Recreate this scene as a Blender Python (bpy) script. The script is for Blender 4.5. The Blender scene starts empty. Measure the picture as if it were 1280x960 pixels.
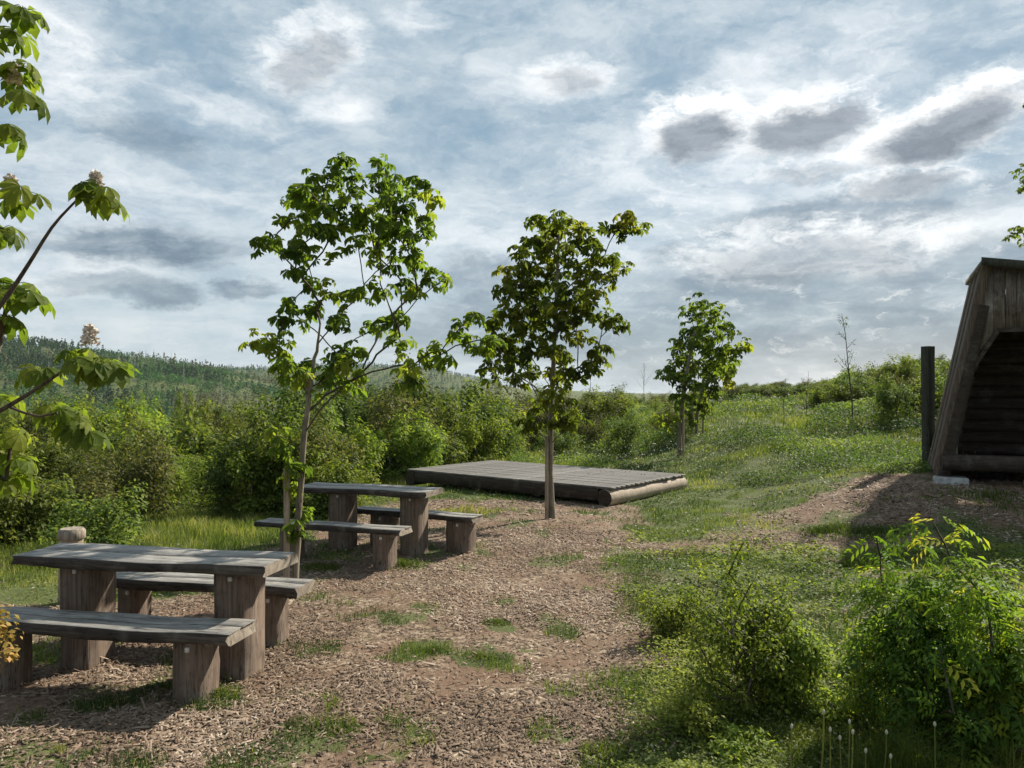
import bpy, math, random
import numpy as np
R = np.random.default_rng(7)
random.seed(7)
C = bpy.context.scene.collection
PI = math.pi
CAMH, F, HOR = 1.9, 967.0, 490.0

# ------------------------------------------------------------------ helpers
def sstep(a, b, x):
    t = np.clip((np.asarray(x, float) - a) / (b - a), 0, 1)
    return t * t * (3 - 2 * t)

def vnoise(x, y, s, seed=0):
    """smooth value noise 0..1"""
    x = np.asarray(x, float) / s + 1000.3 + seed * 17.7; y = np.asarray(y, float) / s + 1000.7 + seed * 5.1
    xi = np.floor(x); yi = np.floor(y); fx = x - xi; fy = y - yi
    fx = fx * fx * (3 - 2 * fx); fy = fy * fy * (3 - 2 * fy)
    def h(a, b):
        v = np.sin(a * 127.1 + b * 311.7 + seed * 3.3) * 43758.5453
        return v - np.floor(v)
    return (h(xi, yi) * (1 - fx) + h(xi + 1, yi) * fx) * (1 - fy) + (h(xi, yi + 1) * (1 - fx) + h(xi + 1, yi + 1) * fx) * fy

def fbm(x, y, s, o=4, seed=0):
    t = 0; a = .5; n = 0
    for k in range(o):
        t = t + a * vnoise(x, y, s / 2 ** k, seed + k); n += a; a *= .5
    return t / n

RA = np.array([[-1200, 372], [-400, 385], [0, 432], [100, 445], [200, 457], [340, 478], [450, 492], [600, 505], [2500, 520]], float)
RB = np.array([[-1200, 440], [0, 456], [150, 458], [250, 463], [330, 463], [400, 460], [470, 459], [540, 463], [590, 473], [650, 486], [800, 492], [2500, 494]], float)

def height(x, y):
    x = np.asarray(x, float); y = np.asarray(y, float)
    D = np.hypot(x, y); yy = np.maximum(y, .5)
    q = np.where(y > .5, x / yy, np.sign(x) * 3)
    q = np.clip(q, -3, 3)
    fwd = sstep(0, 4, y)
    # meadow rising to the right
    rise = (.030 * sstep(.0, .35, q) + .052 * sstep(.36, .60, q)) * np.clip(np.minimum(y, 62) - 16, 0, None)
    rise = rise - .04 * np.clip(y - 75, 0, 400) * sstep(.0, .3, q)
    # valley falling away to the left
    st = 10.5 + 9 * sstep(-.35, .15, q)
    k = sstep(.28, -.15, q)
    fall = -.085 * np.clip(np.minimum(y, 330) - st, 0, None) * k
    # mound under the shelter
    m = .40 * sstep(3.6, 6.4, x) * sstep(9.2, 11.6, y) * (1 - .25 * sstep(14, 22, y))
    m = m + .12 * sstep(2.0, 6.0, x) * sstep(4, 9, y)
    z = (rise + fall) * fwd + m
    # far hills
    px = 640 + F * q
    ea = (HOR - np.interp(px, RA[:, 0], RA[:, 1])) / F
    eb = (HOR - np.interp(px, RB[:, 0], RB[:, 1])) / F
    ha = ea * 600 + 2; hb = eb * 1150 + 2
    base = z
    wa = sstep(190, 600, y); 
    za = base * (1 - wa) + ha * wa
    wb = sstep(620, 780, y)
    za = za * (1 - wb) + (np.minimum(ha, hb) - 25) * wb
    wc = sstep(780, 1150, y)
    z = za * (1 - wc) + hb * wc - .03 * np.clip(y - 1250, 0, None)
    z = z + (fbm(x, y, 90, 3, 5) - .5) * 14 * sstep(200, 400, y) * sstep(1140, 900, y)
    # small bumps
    z = z + (fbm(x, y, 1.3, 3, 2) - .5) * .09 * sstep(2.5, 5, D) + (fbm(x, y, .25, 2, 9) - .5) * .02 * sstep(60, 20, D)
    z = z + (fbm(x, y, 7, 2, 4) - .5) * .55 * sstep(16, 40, y)
    return z

def hz(x, y): return float(height(np.array([x]), np.array([y]))[0])
def gp(px, py, z=0.0):
    D = (CAMH - z) * F / (py - HOR); return (px - 640) / F * D, D
def wp(px, py, D):
    return np.array([(px - 640) / F * D, D, CAMH + (HOR - py) / F * D])

class MB:
    """collects vertices and faces, builds ONE mesh object"""
    def __init__(s): s.V = []; s.F = []; s.T = []; s.n = 0
    def add(s, V, Fc, tint=None):
        V = np.asarray(V, np.float64).reshape(-1, 3)
        if isinstance(Fc, np.ndarray): s.F.append(Fc + s.n)
        else:
            for f in Fc: s.F.append(np.array([f]) + s.n)
        s.V.append(V); s.n += len(V)
        s.T.append(np.full(len(V), .5) if tint is None else np.broadcast_to(np.asarray(tint, float), (len(V),)))
    def build(s, name, mat, parent=None, smooth=False, loc=(0, 0, 0), rot=None):
        V = np.concatenate(s.V); T = np.concatenate(s.T)
        loops = np.concatenate([f.ravel() for f in s.F]).astype(np.int32)
        tot = np.concatenate([np.full(len(f), f.shape[1]) for f in s.F]).astype(np.int32)
        st = np.concatenate([[0], np.cumsum(tot)[:-1]]).astype(np.int32)
        me = bpy.data.meshes.new(name)
        me.vertices.add(len(V)); me.vertices.foreach_set('co', V.astype(np.float32).ravel())
        me.loops.add(len(loops)); me.loops.foreach_set('vertex_index', loops)
        me.polygons.add(len(tot)); me.polygons.foreach_set('loop_start', st); me.polygons.foreach_set('loop_total', tot)
        if smooth: me.polygons.foreach_set('use_smooth', np.ones(len(tot), bool))
        a = me.attributes.new('tint', 'FLOAT', 'POINT'); a.data.foreach_set('value', T.astype(np.float32))
        me.update(calc_edges=True); me.validate()
        me.materials.append(mat)
        o = bpy.data.objects.new(name, me); C.objects.link(o); o.location = loc
        if rot is not None: o.rotation_euler = rot
        if parent: o.parent = parent
        return o

def thing(name, label, cat, loc=(0, 0, 0), rz=0, group=None):
    o = bpy.data.objects.new(name, None); C.objects.link(o)
    o.empty_display_size = .2
    o.location = loc; o.rotation_euler = (0, 0, rz); tag(o, label, cat, group); return o
def tag(o, label=None, cat=None, group=None, kind=None):
    if label: o['label'] = label
    if cat: o['category'] = cat
    if group: o['group'] = group
    if kind: o['kind'] = kind
    return o
def copy_tree(o, parent=None, kids=None):
    c = o.copy(); C.objects.link(c); c.parent = parent
    for ch in KIDS.get(o.name, []): copy_tree(ch, c)
    return c
KIDS = {}
def note_kids(o):
    KIDS[o.name] = list(o.children)
    for c in o.children: note_kids(c)

def tube(mb, pts, rad, n=6, tint=.5, cap=True):
    P = np.asarray(pts, float); m = len(P); rad = np.broadcast_to(np.asarray(rad, float), (m,))
    T = np.gradient(P, axis=0); T /= np.linalg.norm(T, axis=1, keepdims=True) + 1e-9
    ref = np.array([1, 0, 0.]) if abs(T[0][2]) > .8 else np.array([0, 0, 1.])
    A = np.cross(T, ref); A /= np.linalg.norm(A, axis=1, keepdims=True) + 1e-9
    B = np.cross(T, A)
    th = np.linspace(0, 2 * PI, n, endpoint=False)
    V = (P[:, None] + rad[:, None, None] * (np.cos(th)[None, :, None] * A[:, None] + np.sin(th)[None, :, None] * B[:, None])).reshape(-1, 3)
    i = np.arange(m - 1)[:, None] * n; j = np.arange(n)[None]; k = (j + 1) % n
    Fq = np.stack([i + j, i + k, i + n + k, i + n + j], -1).reshape(-1, 4)
    mb.add(V, Fq, tint)
    if cap:
        c0 = V[:n]; c1 = V[-n:]
        mb.add(c0, [list(range(n))[::-1]], tint); mb.add(c1, [list(range(n))], tint)

def loft(mb, secs, cap=True, tint=.5):
    """secs (m,n,3) closed sections"""
    S = np.asarray(secs, float); m, n = S.shape[:2]
    i = np.arange(m - 1)[:, None] * n; j = np.arange(n)[None]; k = (j + 1) % n
    mb.add(S.reshape(-1, 3), np.stack([i + j, i + n + j, i + n + k, i + k], -1).reshape(-1, 4), tint)
    if cap:
        mb.add(S[0], [list(range(n))], tint); mb.add(S[-1], [list(range(n))[::-1]], tint)

def box(mb, c, s, bev=.008, rz=0, tint=.5):
    """bevelled box by lofting along z"""
    x, y, z = [v / 2 for v in s]; b = min(bev, x * .4, y * .4, z * .4)
    def sec(xx, yy, zz, bb):
        p = [(-xx + bb, -yy), (xx - bb, -yy), (xx, -yy + bb), (xx, yy - bb), (xx - bb, yy), (-xx + bb, yy), (-xx, yy - bb), (-xx, -yy + bb)]
        return [(a, d, zz) for a, d in p][::-1]
    S = np.array([sec(x - b, y - b, -z, b * .6), sec(x, y, -z + b, b), sec(x, y, z - b, b), sec(x - b, y - b, z, b * .6)])
    cr, sr = math.cos(rz), math.sin(rz)
    X = S[..., 0] * cr - S[..., 1] * sr; Y = S[..., 0] * sr + S[..., 1] * cr
    S = np.stack([X + c[0], Y + c[1], S[..., 2] + c[2]], -1)
    loft(mb, S, tint=tint)

# ------------------------------------------------------------------ materials
def newmat(name):
    m = bpy.data.materials.new(name); m.use_nodes = True; nt = m.node_tree; nt.nodes.clear(); return m, nt
class NT:
    def __init__(s, nt): s.nt = nt
    def n(s, t, **k):
        nd = s.nt.nodes.new(t)
        for a, b in k.items(): setattr(nd, a, b)
        return nd
    def put(s, sock, v):
        if isinstance(v, bpy.types.NodeSocket): s.nt.links.new(v, sock)
        elif v is not None: sock.default_value = v
    def math(s, op, a, b=None, c=None, clamp=False):
        nd = s.n('ShaderNodeMath', operation=op, use_clamp=clamp); s.put(nd.inputs[0], a); s.put(nd.inputs[1], b)
        if c is not None: s.put(nd.inputs[2], c)
        return nd.outputs[0]
    def vm(s, op, a, b=None, scale=None):
        nd = s.n('ShaderNodeVectorMath', operation=op); s.put(nd.inputs[0], a)
        if b is not None: s.put(nd.inputs[1], b)
        if scale is not None: s.put(nd.inputs['Scale'], scale)
        return nd.outputs['Value'] if op in ('LENGTH', 'DISTANCE', 'DOT_PRODUCT') else nd.outputs['Vector']
    def mr(s, v, a, b, c=0., d=1., mode='SMOOTHSTEP'):
        nd = s.n('ShaderNodeMapRange', interpolation_type=mode); s.put(nd.inputs[0], v)
        for i, q in enumerate((a, b, c, d)): nd.inputs[i + 1].default_value = q
        return nd.outputs[0]
    def mix(s, f, a, b, mode='MIX'):
        nd = s.n('ShaderNodeMix', data_type='RGBA', blend_type=mode); s.put(nd.inputs[0], f)
        for sock, v in ((nd.inputs[6], a), (nd.inputs[7], b)):
            s.put(sock, v if isinstance(v, bpy.types.NodeSocket) else (*v, 1.))
        return nd.outputs[2]
    def noise(s, vec, scale, detail=4, rough=.55, dist=0., col=False):
        nd = s.n('ShaderNodeTexNoise'); s.put(nd.inputs['Vector'], vec)
        nd.inputs['Scale'].default_value = scale; nd.inputs['Detail'].default_value = detail
        nd.inputs['Roughness'].default_value = rough; nd.inputs['Distortion'].default_value = dist
        return nd.outputs['Color' if col else 'Fac']
    def ramp(s, f, stops):
        nd = s.n('ShaderNodeValToRGB'); s.put(nd.inputs[0], f); e = nd.color_ramp.elements
        while len(e) < len(stops): e.new(.5)
        for q, (p, c) in zip(e, stops): q.position = p; q.color = (*c, 1)
        return nd.outputs[0]
    def bsdf(s, col, rough=.8, bump=None, bs=.3, bd=.01, spec=.3):
        b = s.n('ShaderNodeBsdfPrincipled'); s.put(b.inputs['Base Color'], col if isinstance(col, bpy.types.NodeSocket) else (*col, 1.))
        s.put(b.inputs['Roughness'], rough); b.inputs['Specular IOR Level'].default_value = spec
        if bump is not None:
            u = s.n('ShaderNodeBump'); u.inputs['Strength'].default_value = bs; u.inputs['Distance'].default_value = bd
            s.put(u.inputs['Height'], bump); s.put(b.inputs['Normal'], u.outputs[0])
        return b.outputs[0]
    def out(s, sh): o = s.n('ShaderNodeOutputMaterial'); s.nt.links.new(sh, o.inputs[0])
    def attr(s, name='tint'): return s.n('ShaderNodeAttribute', attribute_name=name).outputs['Fac']
    def obj(s): return s.n('ShaderNodeTexCoord').outputs['Object']

def leaf_mat(name, stops, trans=.38, rough=.62, tcol=1.6):
    m, nt = newmat(name); t = NT(nt)
    col = t.ramp(t.attr(), stops)
    rnd = t.n('ShaderNodeObjectInfo').outputs['Random']
    hs = t.n('ShaderNodeHueSaturation'); t.put(hs.inputs['Color'], col)
    t.put(hs.inputs['Hue'], t.mr(rnd, 0, 1, .485, .515, 'LINEAR')); t.put(hs.inputs['Value'], t.mr(rnd, 0, 1, .85, 1.15, 'LINEAR'))
    col = hs.outputs[0]
    b = t.bsdf(col, rough, spec=.16)
    tr = t.n('ShaderNodeBsdfTranslucent')
    t.put(tr.inputs[0], t.mix(1., col, (tcol, tcol * 1.05, tcol * .45), 'MULTIPLY'))
    mx = t.n('ShaderNodeMixShader'); mx.inputs[0].default_value = trans
    nt.links.new(b, mx.inputs[1]); nt.links.new(tr.outputs[0], mx.inputs[2]); t.out(mx.outputs[0]); return m

def wood_mat(name, axis, dark, mid, light, scale=1., rough=.8, mottling=(.5, .48, .42), mf=.35, bs=.5):
    m, nt = newmat(name); t = NT(nt)
    o = t.obj()
    st = [14., 14., 14.]; st[axis] = .9
    v = t.vm('MULTIPLY', o, tuple(q * scale for q in st))
    g = t.noise(v, 2.2, 8, .62, .6)
    st2 = [55., 55., 55.]; st2[axis] = 1.6
    g2 = t.noise(t.vm('MULTIPLY', o, tuple(q * scale for q in st2)), 1.5, 4, .6, .3)
    blot = t.noise(o, 3.5, 5, .6)
    f = t.math('ADD', t.math('MULTIPLY', g, .65), t.math('MULTIPLY', g2, .35))
    col = t.ramp(f, [(.28, dark), (.5, mid), (.72, light)])
    col = t.mix(t.mr(blot, .52, .72, 0, mf), col, mottling)
    col = t.mix(t.mr(t.noise(o, 9., 4, .6), .3, .5, .45, 0.), col, dark)
    st3 = [24., 24., 24.]; st3[axis] = 1.1
    ck = t.math('ABSOLUTE', t.math('SUBTRACT', t.noise(t.vm('MULTIPLY', o, tuple(q * scale for q in st3)), 1., 3, .5, .2), .5))
    ckm = t.math('MULTIPLY', t.mr(ck, .016, .002), t.mr(t.noise(o, 5., 2), .42, .55)); col = t.mix(t.math('MULTIPLY', ckm, .85), col, tuple(q * .35 for q in dark)); f = t.math('SUBTRACT', f, ckm)
    t.out(t.bsdf(col, rough, f, bs, .012, .25)); return m

M = {}
M['top'] = wood_mat('weathered_top', 0, (.045, .041, .037), (.225, .21, .19), (.40, .38, .35), rough=.5)
M['leg'] = wood_mat('leg_timber', 2, (.05, .036, .028), (.155, .112, .084), (.28, .215, .165), mottling=(.27, .25, .22), mf=.5)
M['endgrain'] = wood_mat('end_grain', 2, (.10, .08, .06), (.26, .215, .17), (.40, .34, .27))
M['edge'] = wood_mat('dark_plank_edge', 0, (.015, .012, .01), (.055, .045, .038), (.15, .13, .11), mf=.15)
M['deck'] = wood_mat('deck_board', 0, (.05, .043, .037), (.145, .13, .115), (.25, .23, .205), rough=.6)
M['log'] = wood_mat('peeled_log', 0, (.20, .15, .11), (.42, .34, .26), (.58, .50, .41), mf=.2, mottling=(.25, .2, .15))
M['darkwood_and_shade'] = wood_mat('dark_timber_and_shade', 0, (.02, .014, .01), (.05, .036, .027), (.10, .075, .055), mf=.1)  # hut timber; on the deck its dark colour stands in for shade
M['hutboard'] = wood_mat('hut_board', 2, (.045, .034, .027), (.17, .135, .11), (.42, .37, .32), mottling=(.46, .42, .38), mf=.45)
M['hutside'] = wood_mat('hut_side_board', 2, (.035, .025, .018), (.115, .082, .06), (.21, .16, .12), mf=.1)
M['post'] = wood_mat('mossy_post', 2, (.02, .02, .015), (.055, .055, .04), (.10, .10, .075), mf=.2, mottling=(.1, .13, .05))
M['stake'] = wood_mat('stake_wood', 2, (.12, .09, .06), (.30, .23, .16), (.45, .37, .27))
M['bark'] = wood_mat('young_bark', 2, (.07, .055, .04), (.20, .165, .12), (.34, .30, .23), mottling=(.28, .30, .16), mf=.4)
M['twig'] = wood_mat('twig_bark', 2, (.03, .022, .016), (.08, .06, .042), (.15, .12, .085))
M['snag'] = wood_mat('grey_snag', 2, (.10, .10, .10), (.22, .21, .20), (.3, .29, .28))
def conc():
    m, nt = newmat('concrete'); t = NT(nt); o = t.obj()
    t.out(t.bsdf(t.ramp(t.noise(o, 14, 6), [(.3, (.22, .22, .21)), (.7, (.45, .45, .44))]), .9, t.noise(o, 60, 4), .4)); return m
M['conc'] = conc()
def plain(name, col, rough=.6):
    m, nt = newmat(name); t = NT(nt)
    t.out(t.bsdf(t.mix(t.noise(t.obj(), 30, 3), tuple(c * .75 for c in col), tuple(min(1, c * 1.2) for c in col)), rough)); return m
M['peg'] = plain('pale_peg', (.5, .47, .42)); M['metal'] = plain('galvanised', (.35, .35, .34), .4)
M['flower'] = plain('chestnut_blossom', (.66, .57, .48), .6)
M['white'] = plain('seed_fluff', (.48, .44, .34), .8)
M['chest'] = leaf_mat('chestnut_leaf', [(0, (.04, .065, .014)), (.5, (.12, .165, .026)), (1, (.25, .26, .04))], .58)
M['shrub'] = leaf_mat('shrub_leaf', [(0, (.025, .042, .013)), (.4, (.08, .115, .026)), (.75, (.16, .195, .042)), (1, (.26, .27, .06))], .4)
M['shrub2'] = leaf_mat('shrub_leaf_light', [(0, (.05, .085, .018)), (.5, (.15, .20, .035)), (1, (.30, .32, .06))], .45)
M['shrub3'] = leaf_mat('shrub_leaf_olive', [(0, (.035, .045, .016)), (.5, (.10, .11, .032)), (1, (.22, .18, .06))], .34)
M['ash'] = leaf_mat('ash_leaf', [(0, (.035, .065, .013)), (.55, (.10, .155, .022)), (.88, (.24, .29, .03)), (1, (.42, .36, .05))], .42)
M['yellow'] = leaf_mat('yellowing_leaf', [(0, (.18, .12, .03)), (.5, (.30, .22, .05)), (1, (.42, .24, .09))], .25)
M['grass'] = leaf_mat('grass_blade', [(0, (.035, .06, .015)), (.5, (.095, .13, .028)), (.8, (.18, .20, .045)), (1, (.36, .32, .15))], .38, .65)
M['cover'] = leaf_mat('clover_leaf', [(0, (.03, .055, .018)), (.55, (.085, .12, .03)), (.9, (.17, .19, .05)), (1, (.38, .39, .30))], .28)
M['forest'] = leaf_mat('forest_leaf', [(0, (.013, .028, .013)), (.35, (.026, .062, .022)), (.75, (.052, .115, .030)), (.93, (.075, .14, .035)), (1, (.10, .10, .065))], .2, .9)
def chipmat():
    m, nt = newmat('wood_chip'); t = NT(nt)
    t.out(t.bsdf(t.ramp(t.attr(), [(0, (.05, .033, .022)), (.35, (.15, .102, .068)), (.7, (.235, .17, .122)), (1, (.45, .36, .28))]), .85)); return m
M['chip'] = chipmat()
def groundmat():
    m, nt = newmat('ground_soil_and_grass'); t = NT(nt); o = t.obj()
    g = t.attr('tint')
    n1 = t.noise(o, 1.6, 6, .6); n2 = t.noise(o, 30, 5, .65); n3 = t.noise(o, 110, 3, .6)
    vo = t.n('ShaderNodeTexVoronoi'); t.put(vo.inputs['Vector'], t.vm('ADD', o, t.vm('MULTIPLY', t.noise(o, 20, 2, col=True), (.06, .06, .06)))); vo.inputs['Scale'].default_value = 38
    sp = t.n('ShaderNodeSeparateColor'); t.put(sp.inputs[0], vo.outputs['Color'])
    ch = t.ramp(sp.outputs[0], [(0, (.065, .043, .03)), (.5, (.17, .12, .082)), (.85, (.28, .21, .15)), (1, (.42, .34, .25))])
    soil = t.mix(n2, (.10, .06, .04), (.22, .145, .098))
    br = t.mix(t.mr(n1, .38, .6), soil, ch)
    gr = t.ramp(t.math('ADD', t.math('MULTIPLY', n1, .5), t.math('MULTIPLY', n2, .5)), [(.3, (.04, .05, .018)), (.5, (.08, .10, .032)), (.7, (.14, .14, .06))])
    mask = t.mr(t.math('ADD', g, t.math('MULTIPLY', t.math('SUBTRACT', n2, .5), .8)), .35, .65)
    t.out(t.bsdf(t.mix(mask, br, gr), .95, t.math('ADD', n2, t.math('MULTIPLY', n3, .4)), .8, .02, .15)); return m
M['ground'] = groundmat()

# ------------------------------------------------------------------ ground
PATCH = [(535,815,.22),(600,822,.24),(620,778,.22),(425,913,.16),(272,872,.2),(140,880,.16),(340,950,.35),(480,768,.3),(780,832,.12),(672,703,.28),(505,705,.32),(560,692,.4),(25,955,.3),(30,905,.14),(395,745,.2),(610,640,.5),(740,640,.3),(650,655,.35),(130,860,.12),(440,700,.4),(460,945,.12),(690,910,.1),(520,760,.14),(705,860,.12),(130,790,.25), (700, 700, .2)]
PW = [(*gp(a, b), r) for a, b, r in PATCH]
def gmask(x, y):
    x = np.asarray(x, float); y = np.asarray(y, float)
    xr = np.interp(y, [2, 3.9, 4.6, 5.9, 7, 8.7, 11.5, 13, 13.8], [.35, .42, .75, 1.0, .95, 1.05, 1.7, 1.9, 2.0])
    xl = np.interp(y, [2, 6.3, 7, 8, 9.5, 12, 13.5, 16], [-9, -8, -3.3, -2.7, -2.8, -2.4, -2.2, -2.2])
    d = np.maximum(np.maximum(x - xr, xl - x), y - 16.2)
    d = np.maximum(d, np.minimum(y - 13.6, x + 9))
    # right-hand grass is patchy
    d = np.minimum(d * 1.2, 1.2)
    patchy = sstep(.36, .60, fbm(x, y * .6, .9, 3, 21)) 
    g = sstep(-.30, .42, d + (fbm(x, y, .7, 3, 31) - .5) * 1.5)
    rt = (x > xr - .3) & (y < 13.2) & (y > 5)
    g = np.where(rt, g * (.55 + .45 * patchy), g)
    e = np.hypot((x - 8.1) / 4.2, (y - 11.3) / 1.75) + (fbm(x, y, .8, 3, 41) - .5) * .5
    g = g * sstep(.85, 1.1, e)
    e = np.hypot((x - 3.2) / 1.9, (y - 9.7) / .8) + (fbm(x, y, .5, 3, 43) - .5) * 1.
    g = g * (.25 + .75 * sstep(.6, 1.1, e))
    for (a, b, r) in PW:
        e = np.hypot((x - a) / (r * 1.5), (y - b) / (r * 1.2)) + (fbm(x, y, .22, 3, 3) - .5) * 2.2
        g = np.maximum(g, .62 * sstep(1.0, .45, e))
    g = np.maximum(g, .6 * sstep(.56, .74, fbm(x, y, .45, 4, 77)) * sstep(2.0, 3.0, y))
    return g

def make_ground():
    az = np.concatenate([np.linspace(-42, 42, 420), np.linspace(42, 318, 70)[1:-1]]) * PI / 180
    r = np.concatenate([[0.], np.geomspace(.6, 3000, 470)])
    rr, aa = np.meshgrid(r, az, indexing='ij')
    X = rr * np.sin(aa); Y = rr * np.cos(aa); Z = height(X, Y)
    n = len(az); m = len(r)
    i = np.arange(m - 1)[:, None] * n; j = np.arange(n)[None]; k = (j + 1) % n
    Fq = np.stack([i + j, i + k, i + n + k, i + n + j], -1).reshape(-1, 4)[:, ::-1]
    mb = MB(); mb.add(np.stack([X, Y, Z], -1).reshape(-1, 3), Fq, gmask(X, Y).ravel())
    o = mb.build('ground', M['ground'], smooth=True); tag(o, kind='structure')
make_ground()

# ------------------------------------------------------------------ foliage kernels
def unit(v): return v / (np.linalg.norm(v, axis=-1, keepdims=True) + 1e-9)
def leaflets(mb, P, d, nrm, L, w, tint, obov=.6, droop=.0):
    """P base, d direction, nrm normal, L length, w width ratio: kite leaf of two triangles folded at the midrib"""
    P = np.asarray(P); L = np.asarray(L)[:, None]
    d = unit(d); s = unit(np.cross(d, nrm)); nn = np.cross(s, d)
    mid = P + d * L * obov
    a = mid + s * L * w * .5 + nn * L * .06; b = mid - s * L * w * .5 + nn * L * .06
    tip = P + d * L - nn * L * droop
    V = np.stack([P, a, tip, b], 1).reshape(-1, 3); n = len(P); q = np.arange(n)[:, None] * 4
    Fq = np.concatenate([q + np.array([[0, 1, 2]]), q + np.array([[0, 2, 3]])])
    mb.add(V, Fq, np.repeat(tint, 4))

def palmate(mb, P, T, N, size, tint, k=7, droop=.35):
    """horse-chestnut leaves: leaflets radiating from one point"""
    n = len(P); T = unit(T); B = unit(np.cross(N, T)); N = np.cross(T, B)
    for i, a in enumerate(np.linspace(-2.1, 2.1, k)):
        aa = a + R.normal(0, .12, n); ln = size * (1 - .38 * abs(a) / 2.1) * R.uniform(.85, 1.1, n)
        d = np.cos(aa)[:, None] * T + np.sin(aa)[:, None] * B - N * (droop * R.uniform(.5, 1.5, n))[:, None]
        leaflets(mb, P, d, N, ln, .42, np.clip(tint + R.normal(0, .05, n), 0, 1), .64, .22)

def skeleton(base, trunk, clumps, up=.5, jit=.04, seg=7):
    """grow limbs from the trunk to every clump; returns paths with radii"""
    nodes = [np.array(p, float) for p in trunk]; par = [i - 1 for i in range(len(nodes))]
    ctr = nodes[-1]
    order = sorted(range(len(clumps)), key=lambda i: min(np.linalg.norm(clumps[i] - n) for n in nodes))
    paths = []
    for i in order:
        c = clumps[i]; A = np.array(nodes)
        d = c - A; hd = np.hypot(d[:, 0], d[:, 1]); dist = np.linalg.norm(d, axis=1)
        cost = dist + 2.2 * np.clip(up * hd - d[:, 2], 0, None)
        cost[:1] += .5
        j = int(np.argmin(cost)); s = A[j]
        ln = dist[j]; m1 = s + (c - s) * .35 + np.array([0, 0, -.10 * ln]) if False else s + (c - s) * .4 + np.array([0, 0, .10 * ln])
        idx = [j]; prev = j
        k = max(2, min(seg, int(ln / .12) + 1))
        for q in range(1, k + 1):
            t = q / k
            p = (1 - t) ** 2 * s + 2 * t * (1 - t) * m1 + t * t * c
            if q < k: p = p + R.normal(0, jit * ln * .3, 3)
            nodes.append(p); par.append(prev); prev = len(nodes) - 1; idx.append(prev)
        paths.append(idx)
    w = np.zeros(len(nodes))
    for idx in paths: w[idx[-1]] += 1
    for i in range(len(nodes) - 1, 0, -1):
        if par[i] >= 0: w[par[i]] += w[i]
    return np.array(nodes), par, paths, w

def grow(root, trunk, clumps, rt, twig=.004, trad=None, up=.5, wood='bark', twigm='twig', sides=5, names=('trunk', 'branches')):
    """trunk and limb meshes for a tree whose leaf clumps sit at clumps (all local coordinates)"""
    nodes, par, paths, w = skeleton(None, trunk, clumps, up)
    nt = len(trunk); mb = MB()
    rr = np.linspace(rt, rt * .3, nt) if trad is None else trad
    T = np.array(trunk); tube(mb, T, rr, 10)
    mb.build(names[0], M[wood], root, smooth=True)
    mb = MB(); wmax = max(w[0], 1)
    for idx in paths:
        ws = np.array([w[i] for i in idx]); ws[0] = ws[1]
        rad = twig + (rt * .55 - twig) * (ws / wmax) ** .6
        tube(mb, nodes[idx], rad, sides, cap=False)
    return mb.build(names[1], M[twigm], root, smooth=True), nodes

def clump_leaves(mb, cs, r, n, size, tint0=.5, kind='palm', flat=.8, outward=None, droop=.4, k=7, wr=.42, ctr=None, sd=.13):
    cs = np.asarray(cs, float); m = len(cs)
    P = np.repeat(cs, n, 0); N = len(P)
    r = np.repeat(np.broadcast_to(r, (m,)), n)
    off = unit(R.normal(0, 1, (N, 3))) * (R.uniform(.15, 1, N) ** .6 * r)[:, None]; off[:, 2] *= flat
    P = P + off
    nr = unit(unit(off) * .55 + np.array([0, 0, .9]) + R.normal(0, .4, (N, 3)))
    T = unit(off + R.normal(0, .3, (N, 3)) * r[:, None]); T = unit(T - nr * np.sum(T * nr, 1, keepdims=True))
    tc = np.repeat(R.normal(0, .17, m), n)
    t = np.clip(tint0 + tc + R.normal(0, sd, N), 0, 1)
    s = size * R.uniform(.65, 1.2, N)
    if kind == 'palm': palmate(mb, P, T, nr, s, t, k, droop)
    elif kind == 'pinn':
        for q in range(4):
            b = P + T * (s * (.35 + .45 * q))[:, None] - np.array([0, 0, 1]) * (s * .05 * q * q)[:, None]
            Bv = unit(np.cross(nr, T))
            for sg in (-1, 1):
                leaflets(mb, b, T * .6 + Bv * sg * .8 - nr * .15, nr, s * .8, .34, t, .5, .15)
        leaflets(mb, P + T * (s * 1.7)[:, None], T - nr * .3, nr, s * .9, .34, np.clip(t + .1, 0, 1), .5, .2)
    else: leaflets(mb, P, T - nr * droop * .5, nr, s, wr, t, .5, .1)

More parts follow.
